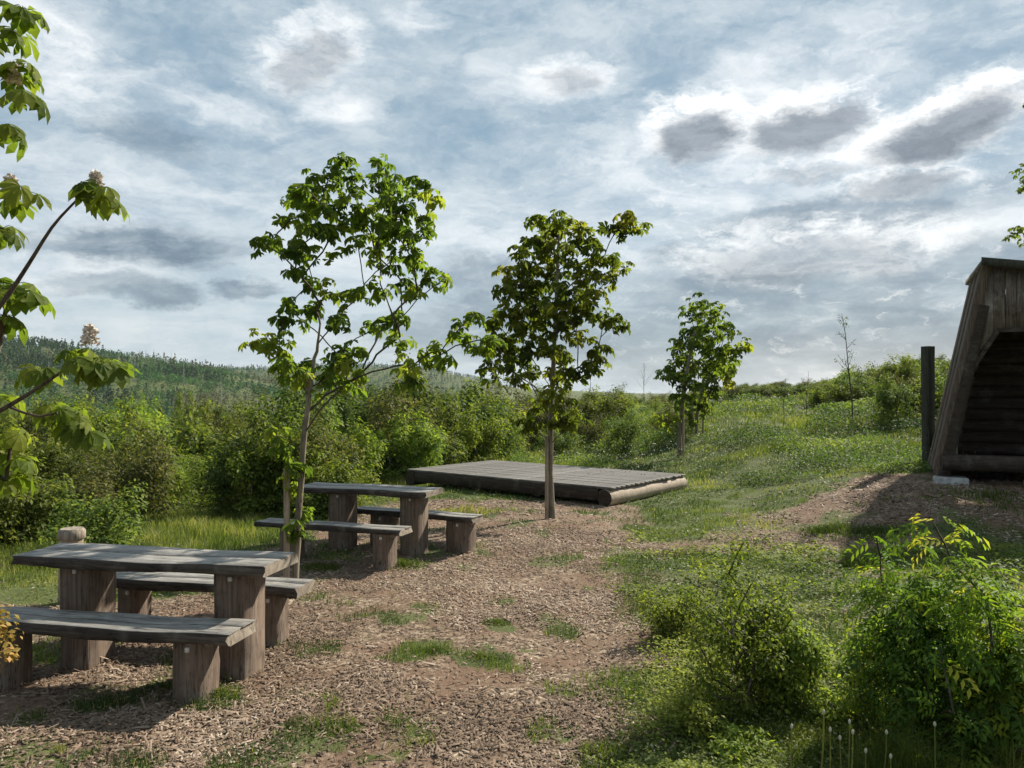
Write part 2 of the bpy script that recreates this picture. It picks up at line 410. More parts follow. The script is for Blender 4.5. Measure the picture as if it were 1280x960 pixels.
# ------------------------------------------------------------------ furniture
def slab(L, W, T, seed, name, parent, loc, rz=0, live=.012, split=None, mat='top'):
    """hewn plank with wavy edges; length on local x from -L..0, width 0..W, top at z=0"""
    rg = np.random.default_rng(seed); m = 30; secs = []
    ph = rg.uniform(0, 6, 6)
    for i in range(m + 1):
        u = i / m; x = -L * u
        f = live * (math.sin(u * 7 + ph[0]) + .6 * math.sin(u * 17 + ph[1])) + rg.normal(0, live * .18)
        b = live * (math.sin(u * 6 + ph[2]) + .6 * math.sin(u * 15 + ph[3])) + rg.normal(0, live * .18)
        zt = .004 * math.sin(u * 9 + ph[4]); zb = -T + .006 * math.sin(u * 8 + ph[5]) + rg.normal(0, .002)
        y0 = f; y1 = W + b; r = .006
        p = [(y0 + .015, zb + r * .3), (y0 + .003, zb + r * 1.6), (y0, -T * .45), (y0 + .002, zt - r), (y0 + r, zt), (y0 * .5 + y1 * .5 - .004 + f * .8, zt - .001), (y0 * .5 + y1 * .5 + f * .8, zt - .012), (y0 * .5 + y1 * .5 + .004 + f * .8, zt - .001), (y1 - r, zt), (y1, zt - r), (y1 - .002, zb + r), (y1 - .012, zb)]
        dx = rg.normal(0, .001)
        e = .0
        secs.append([(x + dx + (.012 * math.sin(q * 1.7 + ph[2]) if i in (0, m) else 0), a, c) for q, (a, c) in enumerate(p)])
    mb = MB(); loft(mb, secs)
    o = mb.build(name, M[mat], parent, loc=loc, rot=(0, 0, rz))
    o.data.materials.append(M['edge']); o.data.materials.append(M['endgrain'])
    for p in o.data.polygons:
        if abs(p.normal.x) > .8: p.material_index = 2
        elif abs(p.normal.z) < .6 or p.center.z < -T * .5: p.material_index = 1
    return o

def post(w, d, h, seed, name, parent, loc, mat='leg', lean=.0, taper=0):
    """squared timber leg standing on z=0 of its parent, buried a little"""
    rg = np.random.default_rng(seed); secs = []; m = 8
    for i in range(m + 1):
        u = i / m; z = -.08 + (h + .08) * u; x = w / 2 * (1 + .02 * math.sin(u * 5 + seed)) * (1 + taper * (1 - u)); y = d / 2 * (1 + .02 * math.cos(u * 4 + seed)) * (1 + taper * (1 - u)); b = .014
        p = [(-x + b, -y), (x - b, -y), (x, -y + b), (x, y - b), (x - b, y), (-x + b, y), (-x, y - b), (-x, -y + b)]
        secs.append([(a + rg.normal(0, .0015) + lean * u, c + rg.normal(0, .0015), z) for a, c in p][::-1])
    mb = MB(); loft(mb, secs); return mb.build(name, M[mat], parent, loc=loc)

def seat_set(name, label, cat, group, corner, th, L, W, T, H, legs, lw, ld, seed, topname):
    """corner = front right top corner on plan; legs = distance from right end to each leg centre"""
    cx, cy = corner; z0 = hz(cx - L / 2 * math.cos(th), cy + L / 2 * math.sin(th) + W / 2)
    root = thing(name, label, cat, (cx, cy, 0), -th, group)
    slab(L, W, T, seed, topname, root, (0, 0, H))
    for i, lx in enumerate(legs):
        lg = post(lw, ld, H - T + .004, seed * 3 + i, 'leg', root, (-lx, W / 2, 0))
        mb = MB(); box(mb, (0, 0, 0), (.026, .02, .03), .003); mb.build('peg', M['peg'], lg, loc=(.02, - ld / 2 - .012, H - T - .035))
        mb = MB(); box(mb, (0, 0, 0), (lw + .05, ld * .5, .045), .008); mb.build('cleat', M['top'], lg, loc=(0, 0, H - T - .022))
    return root

a1 = math.radians(10.7); a2 = math.radians(18)
seat_set('picnic_table', 'grey plank picnic table nearest the camera on two thick timber legs', 'table', 'rustic picnic tables', (-1.60, 4.99), a1, 1.89, .48, .07, .77, (.30, 1.47), .225, .30, 11, 'tabletop')
seat_set('bench', 'dark plank bench in front of the near picnic table, partly shaded by it', 'bench', 'benches at the picnic tables', (-1.695, 4.61), a1, 1.95, .32, .075, .45, (.30, 1.66), .185, .23, 12, 'seat')
seat_set('bench', 'plank bench behind the near picnic table, seen beneath its top', 'bench', 'benches at the picnic tables', (-1.575, 5.68), a1 + .01, 1.75, .29, .075, .46, (.27, 1.45), .17, .20, 13, 'seat')
seat_set('picnic_table', 'farther picnic table between the staked tree and the deck', 'table', 'rustic picnic tables', (-.97, 8.72), a2, 1.72, .50, .07, .77, (.26, 1.20), .23, .30, 14, 'tabletop')
seat_set('bench', 'narrow bench in front of the farther picnic table, crossed by the staked tree', 'bench', 'benches at the picnic tables', (-1.17, 8.13), a2, 1.8, .27, .065, .45, (.25, 1.4), .18, .25, 15, 'seat')
seat_set('bench', 'bench behind the farther picnic table, reaching towards the wooden deck', 'bench', 'benches at the picnic tables', (-.46, 8.95), math.radians(25), 1.7, .27, .07, .45, (.22, 1.3), .28, .24, 16, 'seat')

# wooden deck: rectangle with logs under both ends
def deck():
    fr = np.array([1.66, 12.95]); ang = math.radians(141)   # local x runs from right end to left end
    L, W, H = 4.95, 2.75, .30
    root = thing('wooden_deck', 'low wooden deck of weathered boards on peeled logs beyond the tables', 'platform', (fr[0], fr[1], 0), ang - PI)
    # local: x to -L (left), y to +W (back)
    for k, x in enumerate((-.12, -1.55, -3.0, -L + .12)):
        r = .145 if k in (0, 3) else .12
        pts = [(x + .01 * math.sin(q), W * q / 8 - .02 + (.0 if q else -.0), H - .04 - r + .004 * math.sin(q * 2)) for q in range(9)]
        mb = MB(); tube(mb, pts, [r * (1 + .02 * math.sin(q * 1.9)) for q in range(9)], 18)
        lg = mb.build('log', M['log'] if k == 0 else M['darkwood_and_shade'], root, smooth=False)  # pale peeled log at right; the others coloured dark for shade under the boards
        if k == 0:
            mb = MB(); tube(mb, [(0, 0, 0), (0, -.012, 0)], [r * .97, r * .95], 18); mb.build('log_end_shade', M['darkwood_and_shade'], lg, loc=pts[0])  # dark disc paints shade onto the front end of the pale log
    nb = 17
    for i in range(nb):
        w = W / nb; mb = MB()
        d = R.normal(0, .012); dz = R.normal(0, .0015)
        box(mb, (0, 0, 0), (L + d, w - .012, .04), .005)
        o = mb.build('board', M['deck'], root, loc=(-L / 2 + d / 2, w * (i + .5), H - .018 + dz))
    mb = MB(); box(mb, (0, 0, 0), (L - .52, .04, .2), .004); mb.build('fascia', M['darkwood_and_shade'], root, loc=(-L / 2, .0, H - .14))  # dark strip added in place of the shade in the open recess
deck()

# low post behind the near table
x, y = (90 - 640) / F * 7.0, 7.0
pst = thing('wooden_post', 'short round timber post with a pale top behind the near picnic table', 'post', (x, y, hz(x, y)))
hh = .67 - hz(x, y)
mb = MB(); tube(mb, [(0, 0, -.1), (0, 0, .2), (.005, 0, hh - .1)], [.105, .1, .098], 16); mb.build('shaft', M['stake'], pst)
mb = MB(); tube(mb, [(.005, 0, hh - .1), (.005, 0, hh - .085), (.007, 0, hh - .02), (.007, 0, hh)], [.1, .114, .112, .095], 16); mb.build('cap', M['endgrain'], pst)

# tall dark post beside the shelter
D = 14.2; x = (1160 - 640) / F * D; zb = hz(x, D)
t_ = thing('fence_post', 'tall square dark mossy timber post left of the shelter', 'post', (x, D, zb), .4)
post(.17, .17, CAMH + 57 / F * D - zb, 3, 'shaft', t_, (0, 0, 0), 'post')
mb = MB(); tube(mb, [(.0, 0, .0), (0, 0, .10), (0, 0, .22)], [.02, .018, .018], 8); mb.build('bolt', M['metal'], t_, loc=(.13, -.12, 0))

# ------------------------------------------------------------------ shelter
def shelter():
    ax = math.radians(25.5); O = np.array([6.58, 12.0]); zb = 1.9 - 96 / F * 12
    root = thing('log_shelter', 'dark timber hut with a steep board side and an open front on concrete blocks', 'hut', (O[0], O[1], zb), -ax)
    # local: x right along the front, y back along the depth, z up
    Dp = 2.4; Wd = 4.4; Hl = 3.12; Hr = 2.55; lean = .66
    def lx(z): return lean * z / Hl
    def rx(z): return Wd - lean * z / Hl
    # left steep side: boards running up the slope
    nb = 7
    for side in (0, 1):
        for i in range(nb):
            y0 = Dp * i / nb + .006; y1 = Dp * (i + 1) / nb - .006; th = .035
            H = Hl if side == 0 else Hr; f = lx if side == 0 else rx; s = -1 if side == 0 else 1
            o_ = .012 * (i % 2)
            secs = []
            for z in (-.06, H):
                xx = f(z) + s * o_
                p = [(xx, y0), (xx + s * -th, y0), (xx + s * -th, y1), (xx, y1)]
                secs.append([(a, b, z) for a, b in (p if s > 0 else p[::-1])])
            mb = MB(); loft(mb, secs); mb.build('side_board', M['hutside'], root)
    # corner poles of the front frame
    for s, f in ((1, lx), (-1, rx)):
        mb = MB(); tube(mb, [(f(z) + s * .10, -.04, z) for z in (-.1, .8, 1.7, 2.5)], [.10, .095, .09, .085], 12)
        mb.build('frame_pole', M['darkwood_and_shade'], root)
    # barge board on the front edge
    mb = MB()
    secs = [[(lx(z) - .04, -.10, z), (lx(z) + .09, -.10, z), (lx(z) + .09, -.065, z), (lx(z) - .04, -.065, z)][::-1] for z in (-.08, Hl + .02)]
    loft(mb, secs); mb.build('barge_board', M['hutside'], root)
    # gable boards above the opening, vertical, each with its own lower end on the opening's slanted edge
    xs = .18
    def open_z(x):
        xl = x if x < Wd / 2 else Wd - x
        return float(np.interp(xl, [.26, .80, 5], [1.30, 2.14, 2.14]))
    x = .13; i = 0
    while x < Wd - .2:
        w = .155 + .03 * math.sin(i * 2.3); x1 = min(x + w, Wd - .12)
        def top(xx): return Hl - .02 + (Hr - Hl) * (xx - lean) / (Wd - 2 * lean) 
        def clip_top(xx):
            a = top(xx)
            a = min(a, (xx - .02) / lean * Hl) if xx < lean + .02 else a
            return min(a, (Wd - xx - .02) / lean * Hl)
        yy = -.012 - .014 * (i % 2)
        g = .002
        zt0, zt1 = clip_top(x + g), clip_top(x1 - g); z0, z1 = open_z(x + g), open_z(x1 - g)
        if x < .25: z0, z1 = -.0, -.0
        if zt0 > z0 + .02 or zt1 > z1 + .02:
            zt0 = max(zt0, z0 + .01)
            mb = MB(); a, b = x + g, x1 - g
            V = [(a, yy, z0), (b, yy, z1), (b, yy, zt1), (a, yy, zt0), (a, yy + .022, z0), (b, yy + .022, z1), (b, yy + .022, zt1), (a, yy + .022, zt0)]
            mb.add(V, [[0, 1, 2, 3], [5, 4, 7, 6], [4, 0, 3, 7], [1, 5, 6, 2], [3, 2, 6, 7], [4, 5, 1, 0]])
            mb.build('gable_board', M['hutboard'], root)
        x = x1; i += 1
    # trim along the opening edge
    pts = [(.30, 1.22), (.82, 2.12), (Wd - .82, 2.12), (Wd - .30, 1.22)]
    for (a, b), (c, d) in zip(pts[:-1], pts[1:]):
        v = np.array([c - a, d - b]); n_ = np.array([-v[1], v[0]]) / np.linalg.norm(v) * .03
        p = [(a - n_[0], b - n_[1]), (c - n_[0], d - n_[1]), (c + n_[0], d + n_[1]), (a + n_[0], b + n_[1])]
        mb = MB(); loft(mb, [[(q[0], yy, q[1]) for q in p] for yy in (-.055, .05)]); mb.build('opening_trim', M['darkwood_and_shade'], root)
    # inner side wall, back wall of horizontal logs, floor, threshold log
    for i in range(14):
        z = .19 + i * .2
        for yy in (Dp - .1,):
            if i in (2, 3): segs = [(lx(z) + .05, 1.55), (2.9, rx(z) - .05)]
            else: segs = [(lx(z) + .05, min(rx(z) - .05, (Hl - z - .12) / (Hl - Hr) * 3.2 + .4))]
            for a, b in segs:
                mb = MB(); tube(mb, [(a, yy, z), (b, yy, z)], [.112, .112], 10); mb.build('wall_log', M['darkwood_and_shade'], root)
    for i in range(13):
        z = .19 + i * .2
        for s, f in ((1, lx), (-1, rx)):
            mb = MB(); tube(mb, [(f(z) + s * .13, .12, z), (f(z) + s * .13, Dp - .2, z)], [.112, .112], 8); mb.build('wall_log', M['darkwood_and_shade'], root)
    mb = MB(); tube(mb, [(.06, -.16, .12), (Wd * .4, -.16, .125), (Wd - .06, -.16, .12)], [.125, .12, .125], 14); mb.build('threshold_log', M['darkwood_and_shade'], root)
    mb = MB(); tube(mb, [(.10, Dp - .1, .0), (Wd - .1, Dp - .1, .0)], [.1, .1], 12); mb.build('sill_log', M['darkwood_and_shade'], root)
    mb = MB(); box(mb, (Wd / 2, Dp / 2, .06), (Wd - .3, Dp - .2, .05)); mb.build('floor', M['darkwood_and_shade'], root)
    # roof with fascia
    mb = MB(); h0, h1 = Hl + .0, Hr + .0
    V = []
    for yy in (-.22, Dp + .04):
        V += [(lean - .05, yy, h0 + .0), (Wd - lean + .15, yy, h1), (Wd - lean + .15, yy, h1 + .07), (lean - .05, yy, h0 + .07)]
    mb.add(V, [[0, 1, 2, 3], [7, 6, 5, 4], [0, 3, 7, 4], [2, 1, 5, 6], [3, 2, 6, 7], [1, 0, 4, 5]]); mb.build('roof', M['hutboard'], root)
    mb = MB(); V = []
    for yy in (-.255, -.224):
        V += [(lean - .07, yy, h0 - .03), (Wd - lean + .18, yy, h1 - .03), (Wd - lean + .18, yy, h1 + .085), (lean - .07, yy, h0 + .085)]
    mb.add(V, [[0, 1, 2, 3], [7, 6, 5, 4], [0, 3, 7, 4], [2, 1, 5, 6], [3, 2, 6, 7], [1, 0, 4, 5]]); mb.build('fascia', M['post'], root)
    for (x, y) in ((.18, .0), (1.35, -.05), (Wd - 1.3, 0), (Wd - .2, 0), (.22, Dp - .2), (Wd - .2, Dp - .2)):
        mb = MB(); box(mb, (0, 0, 0), (.44, .34, .34), .02, .1); mb.build('concrete_block', M['conc'], root, loc=(x, y - (.12 if y < 1 else 0), -.27))
shelter()

# ------------------------------------------------------------------ trees
def conv(lst, sc, ox, oy): return [(ox + a * sc, oy + b * sc) for a, b in lst]
T1 = conv([(410,60),(300,130),(370,110),(210,220),(270,200),(330,190),(440,100),(560,90),(540,150),(620,140),(720,150),(770,200),(690,190),(610,200),(200,300),(270,280),(340,260),(420,250),(480,300),(560,300),(640,270),(720,280),(740,350),(130,385),(90,390),(190,400),(260,350),(330,340),(400,320),(560,370),(640,380),(700,430),(220,500),(260,440),(330,430),(290,550),(350,580),(470,400),(540,440),(600,470),(690,470),(770,530),(810,545),(710,590),(640,540),(560,560),(500,600),(430,610),(200,640),(170,700),(230,690),(300,650),(650,690),(590,710),(530,740),(640,770),(400,700),(70,780),(130,810),(160,860),(240,880),(380,830),(440,850),(370,920),(250,930),(480,930),(350,150),(400,190),(240,240),(560,200),(500,250),(600,330),(680,330),(300,310),(380,280),(520,350),(460,160),(650,240),(250,170),(320,230),(290,260),(590,230),(620,300),(470,300),(230,420),(340,900),(420,880),(200,900),(420,960),(460,820),(310,960),(150,780)], .3125, 300, 180)
T1b = [(587,398),(575,410),(598,425),(615,430),(540,440),(548,445),(510,455),(512,470)]
T1c = [(352,560),(366,600),(345,540),(380,640),(375,585),(372,660)]
T2 = conv([(260,60),(330,50),(370,80),(370,120),(250,110),(220,150),(290,120),(490,90),(520,60),(545,65),(430,110),(460,160),(500,190),(170,210),(220,200),(290,190),(350,190),(420,200),(470,230),(160,270),(210,260),(270,250),(340,260),(400,260),(440,270),(180,320),(130,350),(240,300),(310,300),(370,330),(410,320),(140,400),(200,380),(260,370),(330,380),(380,400),(460,345),(500,355),(120,430),(170,440),(230,440),(300,440),(440,440),(430,470),(380,490),(120,500),(170,490),(240,490),(310,500),(340,520),(210,520),(300,560),(340,600),(270,600),(310,640),(370,650),(240,650),(310,80),(240,200),(200,330),(280,330),(300,160),(350,140),(240,250),(320,220),(300,100),(270,140),(200,240),(250,280),(330,310),(220,360),(180,410),(280,420),(350,350),(390,290),(330,450),(200,460),(390,220),(420,160)], .427, 560, 250)
T3 = conv([(210,100),(240,130),(170,140),(230,170),(180,190),(260,200),(290,190),(130,250),(170,240),(220,240),(270,250),(330,240),(310,280),(100,330),(150,320),(210,310),(260,310),(130,360),(180,360),(140,420),(90,480),(150,290),(200,210),(240,270)], .375, 800, 340)
T4 = conv([(300,330),(280,350),(240,350),(240,390),(200,390),(210,440),(270,330),(250,300),(190,420),(290,310),(180,480),(300,270),(220,330),(160,450)], .375, 800, 340)

def chestnut(label, base_px, D, trunk_px, clump_px, depth, rt, cr, nl, ls, group, stakes=(), extra=(), tint=.45):
    bx = (base_px - 640) / F * D; bz = hz(bx, D); B = np.array([bx, D, bz])
    root = thing('young_chestnut_tree', label, 'tree', tuple(B), 0, group)
    tr = [wp(px, py, D) - B for px, py in trunk_px]; tr[0][2] = -.05
    tr = np.array(tr); tt = np.linspace(0, 1, len(tr)); t2 = np.linspace(0, 1, 22)
    tr = np.stack([np.interp(t2, tt, tr[:, k]) for k in range(3)], 1)
    tr[1:-1] += R.normal(0, .006, (20, 3))
    cl = []
    cx = np.mean([c[0] for c in clump_px])
    pys = [c[1] for c in clump_px]; y0, y1 = min(pys), max(pys); half = (max(c[0] for c in clump_px) - min(c[0] for c in clump_px)) / 2
    for px, py in clump_px:
        e = math.sqrt(max(.12, 1 - ((px - cx) / half) ** 2))
        dd = R.uniform(-1, 1) * depth * e
        cl.append(wp(px, py, D + dd) - B)
    for px, py, dd in extra: cl.append(wp(px, py, D + dd) - B)
    cl = [c for c in cl if c[2] > .3]
    grow(root, tr, cl, rt, .0045, trad=np.interp(t2, [0, .04, .5, 1], [rt * 1.35, rt, rt * .75, rt * .25]), up=.75)
    mb = MB(); clump_leaves(mb, cl, cr, nl, ls, tint, 'palm', droop=.55)
    mb.build('crown', M['chest'], root)
    for k, (sx, top) in enumerate(stakes):
        x0 = (sx - 640) / F * D - bx; h = CAMH + (HOR - top) / F * D - bz
        mb = MB(); tube(mb, [(0, -.03, -.1), (.004, -.03, h * .5), (0, -.03, h)], [.03, .029, .027], 10)
        s = mb.build('wooden_stake', M['stake'], None, loc=(bx + x0, D - .03, bz))
        tag(s, {0: 'round wooden stake left of the ' , 1: 'second wooden stake right of the '}[k] + STK, 'stake', 'tree stakes')
    return root

STK = 'young chestnut tree nearest the tables'
chestnut('tallest young chestnut tree, rising between the two picnic tables, with a long drooping right branch', 369, 7.2,
         [(369, 748), (370, 690), (376, 600), (385, 500), (390, 465), (396, 435), (400, 405)], T1, .55, .034, .135, 9, .112, 'young chestnut trees', [(361, 585)],
         [(a, b, -.5) for a, b in T1b] + [(a, b, R.uniform(-.15, .15)) for a, b in T1c])
STK = 'chestnut tree in front of the deck'
chestnut('young chestnut tree in front of the wooden deck, its pale trunk crossing the deck', 690, 11.6,
         [(690, 650), (688, 600), (687, 540), (690, 480), (695, 400), (697, 330), (700, 280)], T2, .7, .05, .21, 15, .15, 'young chestnut trees', [(683, 545)])
STK = 'small chestnut tree beyond the deck'
chestnut('small round-crowned chestnut tree beyond the right corner of the deck', 849, 20, [(849, 580), (850, 540), (855, 480), (868, 420), (880, 385)], T3, .8, .06, .40, 20, .2, 'young chestnut trees', [(853, 500)])
STK = 'low chestnut tree farthest from the deck'
chestnut('low far chestnut tree with two dark stems right behind the small round-crowned one', 870, 24, [(870, 560), (871, 520), (880, 470), (895, 440), (900, 430)], T4, .7, .05, .38, 17, .2, 'young chestnut trees', [(864, 500), (878, 510)])

def near_tree():
    D = 3.3; bx, by = -3.35, 3.1; B = np.array([bx, by, hz(bx, by)])
    root = thing('chestnut_tree', 'leafy flowering chestnut branches reaching in at the left edge of the view', 'tree', tuple(B))
    cp = [(25,8,0),(8,42,.1),(22,82,0),(28,118,-.1),(12,162,.1),(22,240,0),(2,285,.2),(112,235,0),(128,244,0),(35,368,.1),(15,355,.1),(5,395,.1),(96,440,0),(125,448,0),(140,458,0),(110,450,0),(45,462,.1),(85,515,.1),(115,540,.1),(70,510,.1),(95,530,.1),(15,540,.2),(22,572,.2),(8,600,.2),(0,500,.2),(-60,60,0),(-60,150,0),(-80,250,.3),(-70,330,.2),(-90,420,.3),(-110,100,.5),(-160,200,.3),(-200,300,.5),(-130,40,.4),(-50,20,.2),(-140,380,.6),(-230,120,.3),(-30,590,.3),(-80,560,.4)]
    cl = [wp(a, b, D + c * 1.5) - B for a, b, c in cp]
    tr = [np.array([0, 0, -.05]), np.array([.02, .02, .8]), np.array([.0, .04, 1.6]), np.array([.04, .08, 2.4]), np.array([.08, .1, 3.2]), np.array([.12, .12, 3.7])]
    # guide limbs
    guides = [[(-120, 520), (-60, 450), (0, 384), (35, 330), (65, 280), (97, 247)], [(-140, 600), (-60, 545), (0, 514), (40, 490), (75, 466), (105, 447)], [(10, 508), (30, 516), (50, 521), (72, 516)]]
    mb = MB()
    for gi, g in enumerate(guides):
        pts = np.array([wp(a, b, D + (.0)) - B for a, b in g])
        if gi < 2:
            pts = np.vstack([[tr[2] if gi else tr[2]], pts])
        s = np.linspace(0, 1, len(pts)); s2 = np.linspace(0, 1, 18)
        from math import comb
        pp = np.stack([np.interp(s2, s, pts[:, k]) for k in range(3)], 1); pp[1:-1] = (pp[:-2] + pp[1:-1] * 2 + pp[2:]) / 4
        mb = MB(); tube(mb, pp, np.linspace(.016 if gi < 2 else .006, .0045, 18), 8)
        mb.build('limb', M['twig'], root, smooth=True)
    grow(root, tr, [c for c, q in zip(cl, cp) if q[0] < 20 or q[0] > 600], .07, .004, up=.4)
    mb = MB(); P = []; 
    n = 6
    cs = np.array(cl)
    # leaves hang from each clump tip with real petioles
    PP = np.repeat(cs, n, 0); N = len(PP)
    ang = np.tile(np.arange(n) * 2 * PI / n, len(cs)) + R.uniform(0, 1, N)
    d = np.stack([np.cos(ang), np.sin(ang) * .9, R.uniform(-.45, .35, N)], -1); d = unit(d); ln = R.uniform(.03, .09, N)
    E = PP + d * ln[:, None]
    tw = MB()
    for a, b in zip(PP, E): tube(tw, [a, (a + b) / 2 + [0, 0, .01], b], [.002, .0016, .0013], 4, cap=False)
    mb.add(np.concatenate(tw.V), np.concatenate(tw.F), .5)
    nr = unit(np.stack([d[:, 0] * .5, d[:, 1] * .5, np.full(N, .8)], -1) + R.normal(0, .25, (N, 3)))
    T = unit(d - np.array([0, 0, .5])); T = unit(T - nr * np.sum(T * nr, 1, keepdims=True))
    # finer leaflets: each made of a folded six-sided blade
    B_ = unit(np.cross(nr, T)); size = R.uniform(.075, .12, N); tint = R.uniform(.3, .8, N)
    for a in np.linspace(-2.1, 2.1, 7):
        aa = a + R.normal(0, .1, N); L = (size * (1 - .38 * abs(a) / 2.1))[:, None]
        dd = unit(np.cos(aa)[:, None] * T + np.sin(aa)[:, None] * B_ - nr * .45); s = unit(np.cross(dd, nr)); nn = np.cross(s, dd)
        b0 = E; m1 = E + dd * L * .38 ; m2 = E + dd * L * .72 - nn * L * .05; tip = E + dd * L - nn * L * .2
        V = np.stack([b0, m1 + s * L * .13 + nn * L * .05, m2 + s * L * .21 + nn * L * .03, tip, m2 - s * L * .21 + nn * L * .03, m1 - s * L * .13 + nn * L * .05, m1, m2], 1).reshape(-1, 3)
        q = np.arange(N)[:, None] * 8
        mb.add(V, np.concatenate([q + np.array([[6, 1, 2, 7]]), q + np.array([[5, 6, 7, 4]])]), np.repeat(tint, 8))
        mb.add(V, np.concatenate([q + np.array([[0, 1, 6]]), q + np.array([[0, 6, 5]]), q + np.array([[7, 2, 3]]), q + np.array([[4, 7, 3]])]), np.repeat(tint, 8))
    mb.build('crown', M['chest'], root)
    for (px, py) in ((118, 224), (112, 417), (12, 228), (14, 88), (-40, 40)):
        c = wp(px, py, D) - B; fb = MB(); n = 330
        t = R.uniform(0, 1, n); an = R.uniform(0, 2 * PI, n); rr = .015 * (1 - t * .7) + .003 + R.uniform(0, .012, n)
        P = np.stack([c[0] + rr * np.cos(an), c[1] + rr * np.sin(an), c[2] - .045 + t * .075], -1)
        leaflets(fb, P, R.normal(0, 1, (n, 3)), R.normal(0, 1, (n, 3)), np.full(n, .016), .9, np.full(n, .5))
        tube(fb, [c + [0, 0, -.05], c + [0, 0, .05]], [.003, .001], 5)
        fb.build('blossom', M['flower'], root)
near_tree()

# ------------------------------------------------------------------ shrubs
def shrub_proto(name, h, w, nc, nl, ls, mat, seed, kind='leaf', tint=.45, cr=None, stems=5, flatb=.25, wr=.5, label='', cat='shrub', group=None, pointed=False):
    global R
    R = np.random.default_rng(seed)
    root = thing(name, label, cat, (0, 0, -500), 0, group)
    cs = []
    lob = [(R.uniform(-.55, .55) * w, R.uniform(-.55, .55) * w, R.uniform(.45, .85) * h, R.uniform(.3, .55)) for _ in range(7)]
    while len(cs) < nc:
        if pointed:
            z = R.uniform(.06, 1) * h; r = w * (1 - z / h) ** .8 * R.uniform(.3, 1); a = R.uniform(0, 2 * PI); cs.append((r * math.cos(a), r * math.sin(a), z)); continue
        q = lob[int(R.integers(0, 7))]; v = unit(R.normal(0, 1, 3)) * R.uniform(.3, 1.15) ** .7
        p = np.array([q[0] + v[0] * q[3] * w, q[1] + v[1] * q[3] * w, q[2] + v[2] * q[3] * h * .6])
        if R.random() < .35: p[2] *= R.uniform(.2, .7)
        if .04 * h < p[2] < 1.12 * h: cs.append(tuple(p))
    if not pointed and mat != 'yellow':      # upright shoots break the outline
        for q in range(12 if nc != 112 else 26):
            b = cs[int(R.integers(0, nc))]; a = R.uniform(0, 2 * PI); L = h * R.uniform(.15, .38)
            if b[2] < .45 * h: continue
            for u in np.linspace(.2, 1, 4): cs.append((b[0] + math.cos(a) * L * .45 * u, b[1] + math.sin(a) * L * .45 * u, b[2] + L * u))
    cs = [np.array(c) for c in cs]
    if mat == 'yellow': cs = [c * [1, 1, .28] + [0, 0, h * .74] for c in cs]
    sk = [np.array([0, 0, -.1]), np.array([.02, 0, h * .12]), np.array([.03, .02, h * .25])]
    sub = cs[::3]
    nodes, par, paths, wgt = skeleton(None, sk, sub, .9)
    mb = MB(); wm = max(wgt[0], 1)
    for idx in paths:
        ws = np.array([wgt[i] for i in idx]); ws[0] = ws[1]
        tube(mb, nodes[idx], .004 + .02 * h / 2 * (ws / wm) ** .6, 4, cap=False)
    mb.build('stems', M['twig'], root)
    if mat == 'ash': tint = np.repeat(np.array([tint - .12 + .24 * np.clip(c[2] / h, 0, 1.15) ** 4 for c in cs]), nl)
    mb = MB(); clump_leaves(mb, cs, (cr or .22 * w), nl, ls, tint, kind, wr=wr, droop=.3, sd=.16)
    mb.build('foliage', M[mat], root)
    note_kids(root); return root

ZONES = {}
def place(proto, x, y, s, label, group, sz=None, sink=.05):
    used = proto.get('used_', 0)
    o = proto if not used else copy_tree(proto)
    proto['used_'] = 1
    o.location = (x, y, hz(x, y) - sink); o.rotation_euler = (0, 0, random.uniform(0, 6.28)); o.scale = (s, s, (sz or s))
    o['label'] = label; o['group'] = group
    return o

pa = shrub_proto('leafy_shrub', 2.3, 1.25, 150, 30, .12, 'shrub', 101)
pb = shrub_proto('leafy_shrub', 2.0, 1.15, 130, 30, .13, 'shrub2', 102, tint=.5)
pc = shrub_proto('leafy_shrub', 2.6, 1.35, 160, 30, .12, 'shrub3', 103)
pd = shrub_proto('leafy_shrub', 1.5, 1.3, 120, 30, .12, 'shrub', 104, tint=.55)
pe = shrub_proto('young_spruce', 3.0, .95, 170, 46, .07, 'shrub', 105, tint=.15, pointed=True, wr=.25, cat='tree')
pf = shrub_proto('birch_sapling', 3.1, .8, 90, 34, .07, 'shrub2', 106, tint=.55, cr=.3)
pr = [pa, pb, pc, pd, pe, pf]
KL = {0: ('dark green rounded shrub', 'dark green shrubs'), 1: ('light green bushy shrub', 'light green shrubs'), 2: ('olive brown-tipped tall shrub', 'olive shrubs'), 3: ('low spreading green shrub', 'low shrubs'), 4: ('dark pointed young spruce', 'young spruces'), 5: ('slender pale green sapling', 'pale saplings')}
random.seed(3)
def belt(px0, px1, d0, d1, n, top, ws, zone, jit=8):
    """n shrubs between two picture bearings and two distances; top gives the height they reach"""
    for i in range(n):
        px = px0 + (px1 - px0) * (i + random.random()) / n; D = random.uniform(d0, d1)
        x = (px - 640) / F * D; z = hz(x, D)
        want = CAMH + (HOR - (top(px) + random.uniform(-jit, jit) + abs(random.gauss(0, jit)))) / F * D - z
        k = random.choices(range(6), ws)[0]; H = [2.3, 2.0, 2.6, 1.5, 3.0, 3.1][k]
        s = max(.35, want / H / .98)
        sx = min(max(s, .55), 1.35) * (1 if k in (4, 5) else min(1.25, max(1, D / 22)))
        place(pr[k], x, D, sx, KL[k][0] + ' ' + zone, KL[k][1] + ' ' + zone, s)
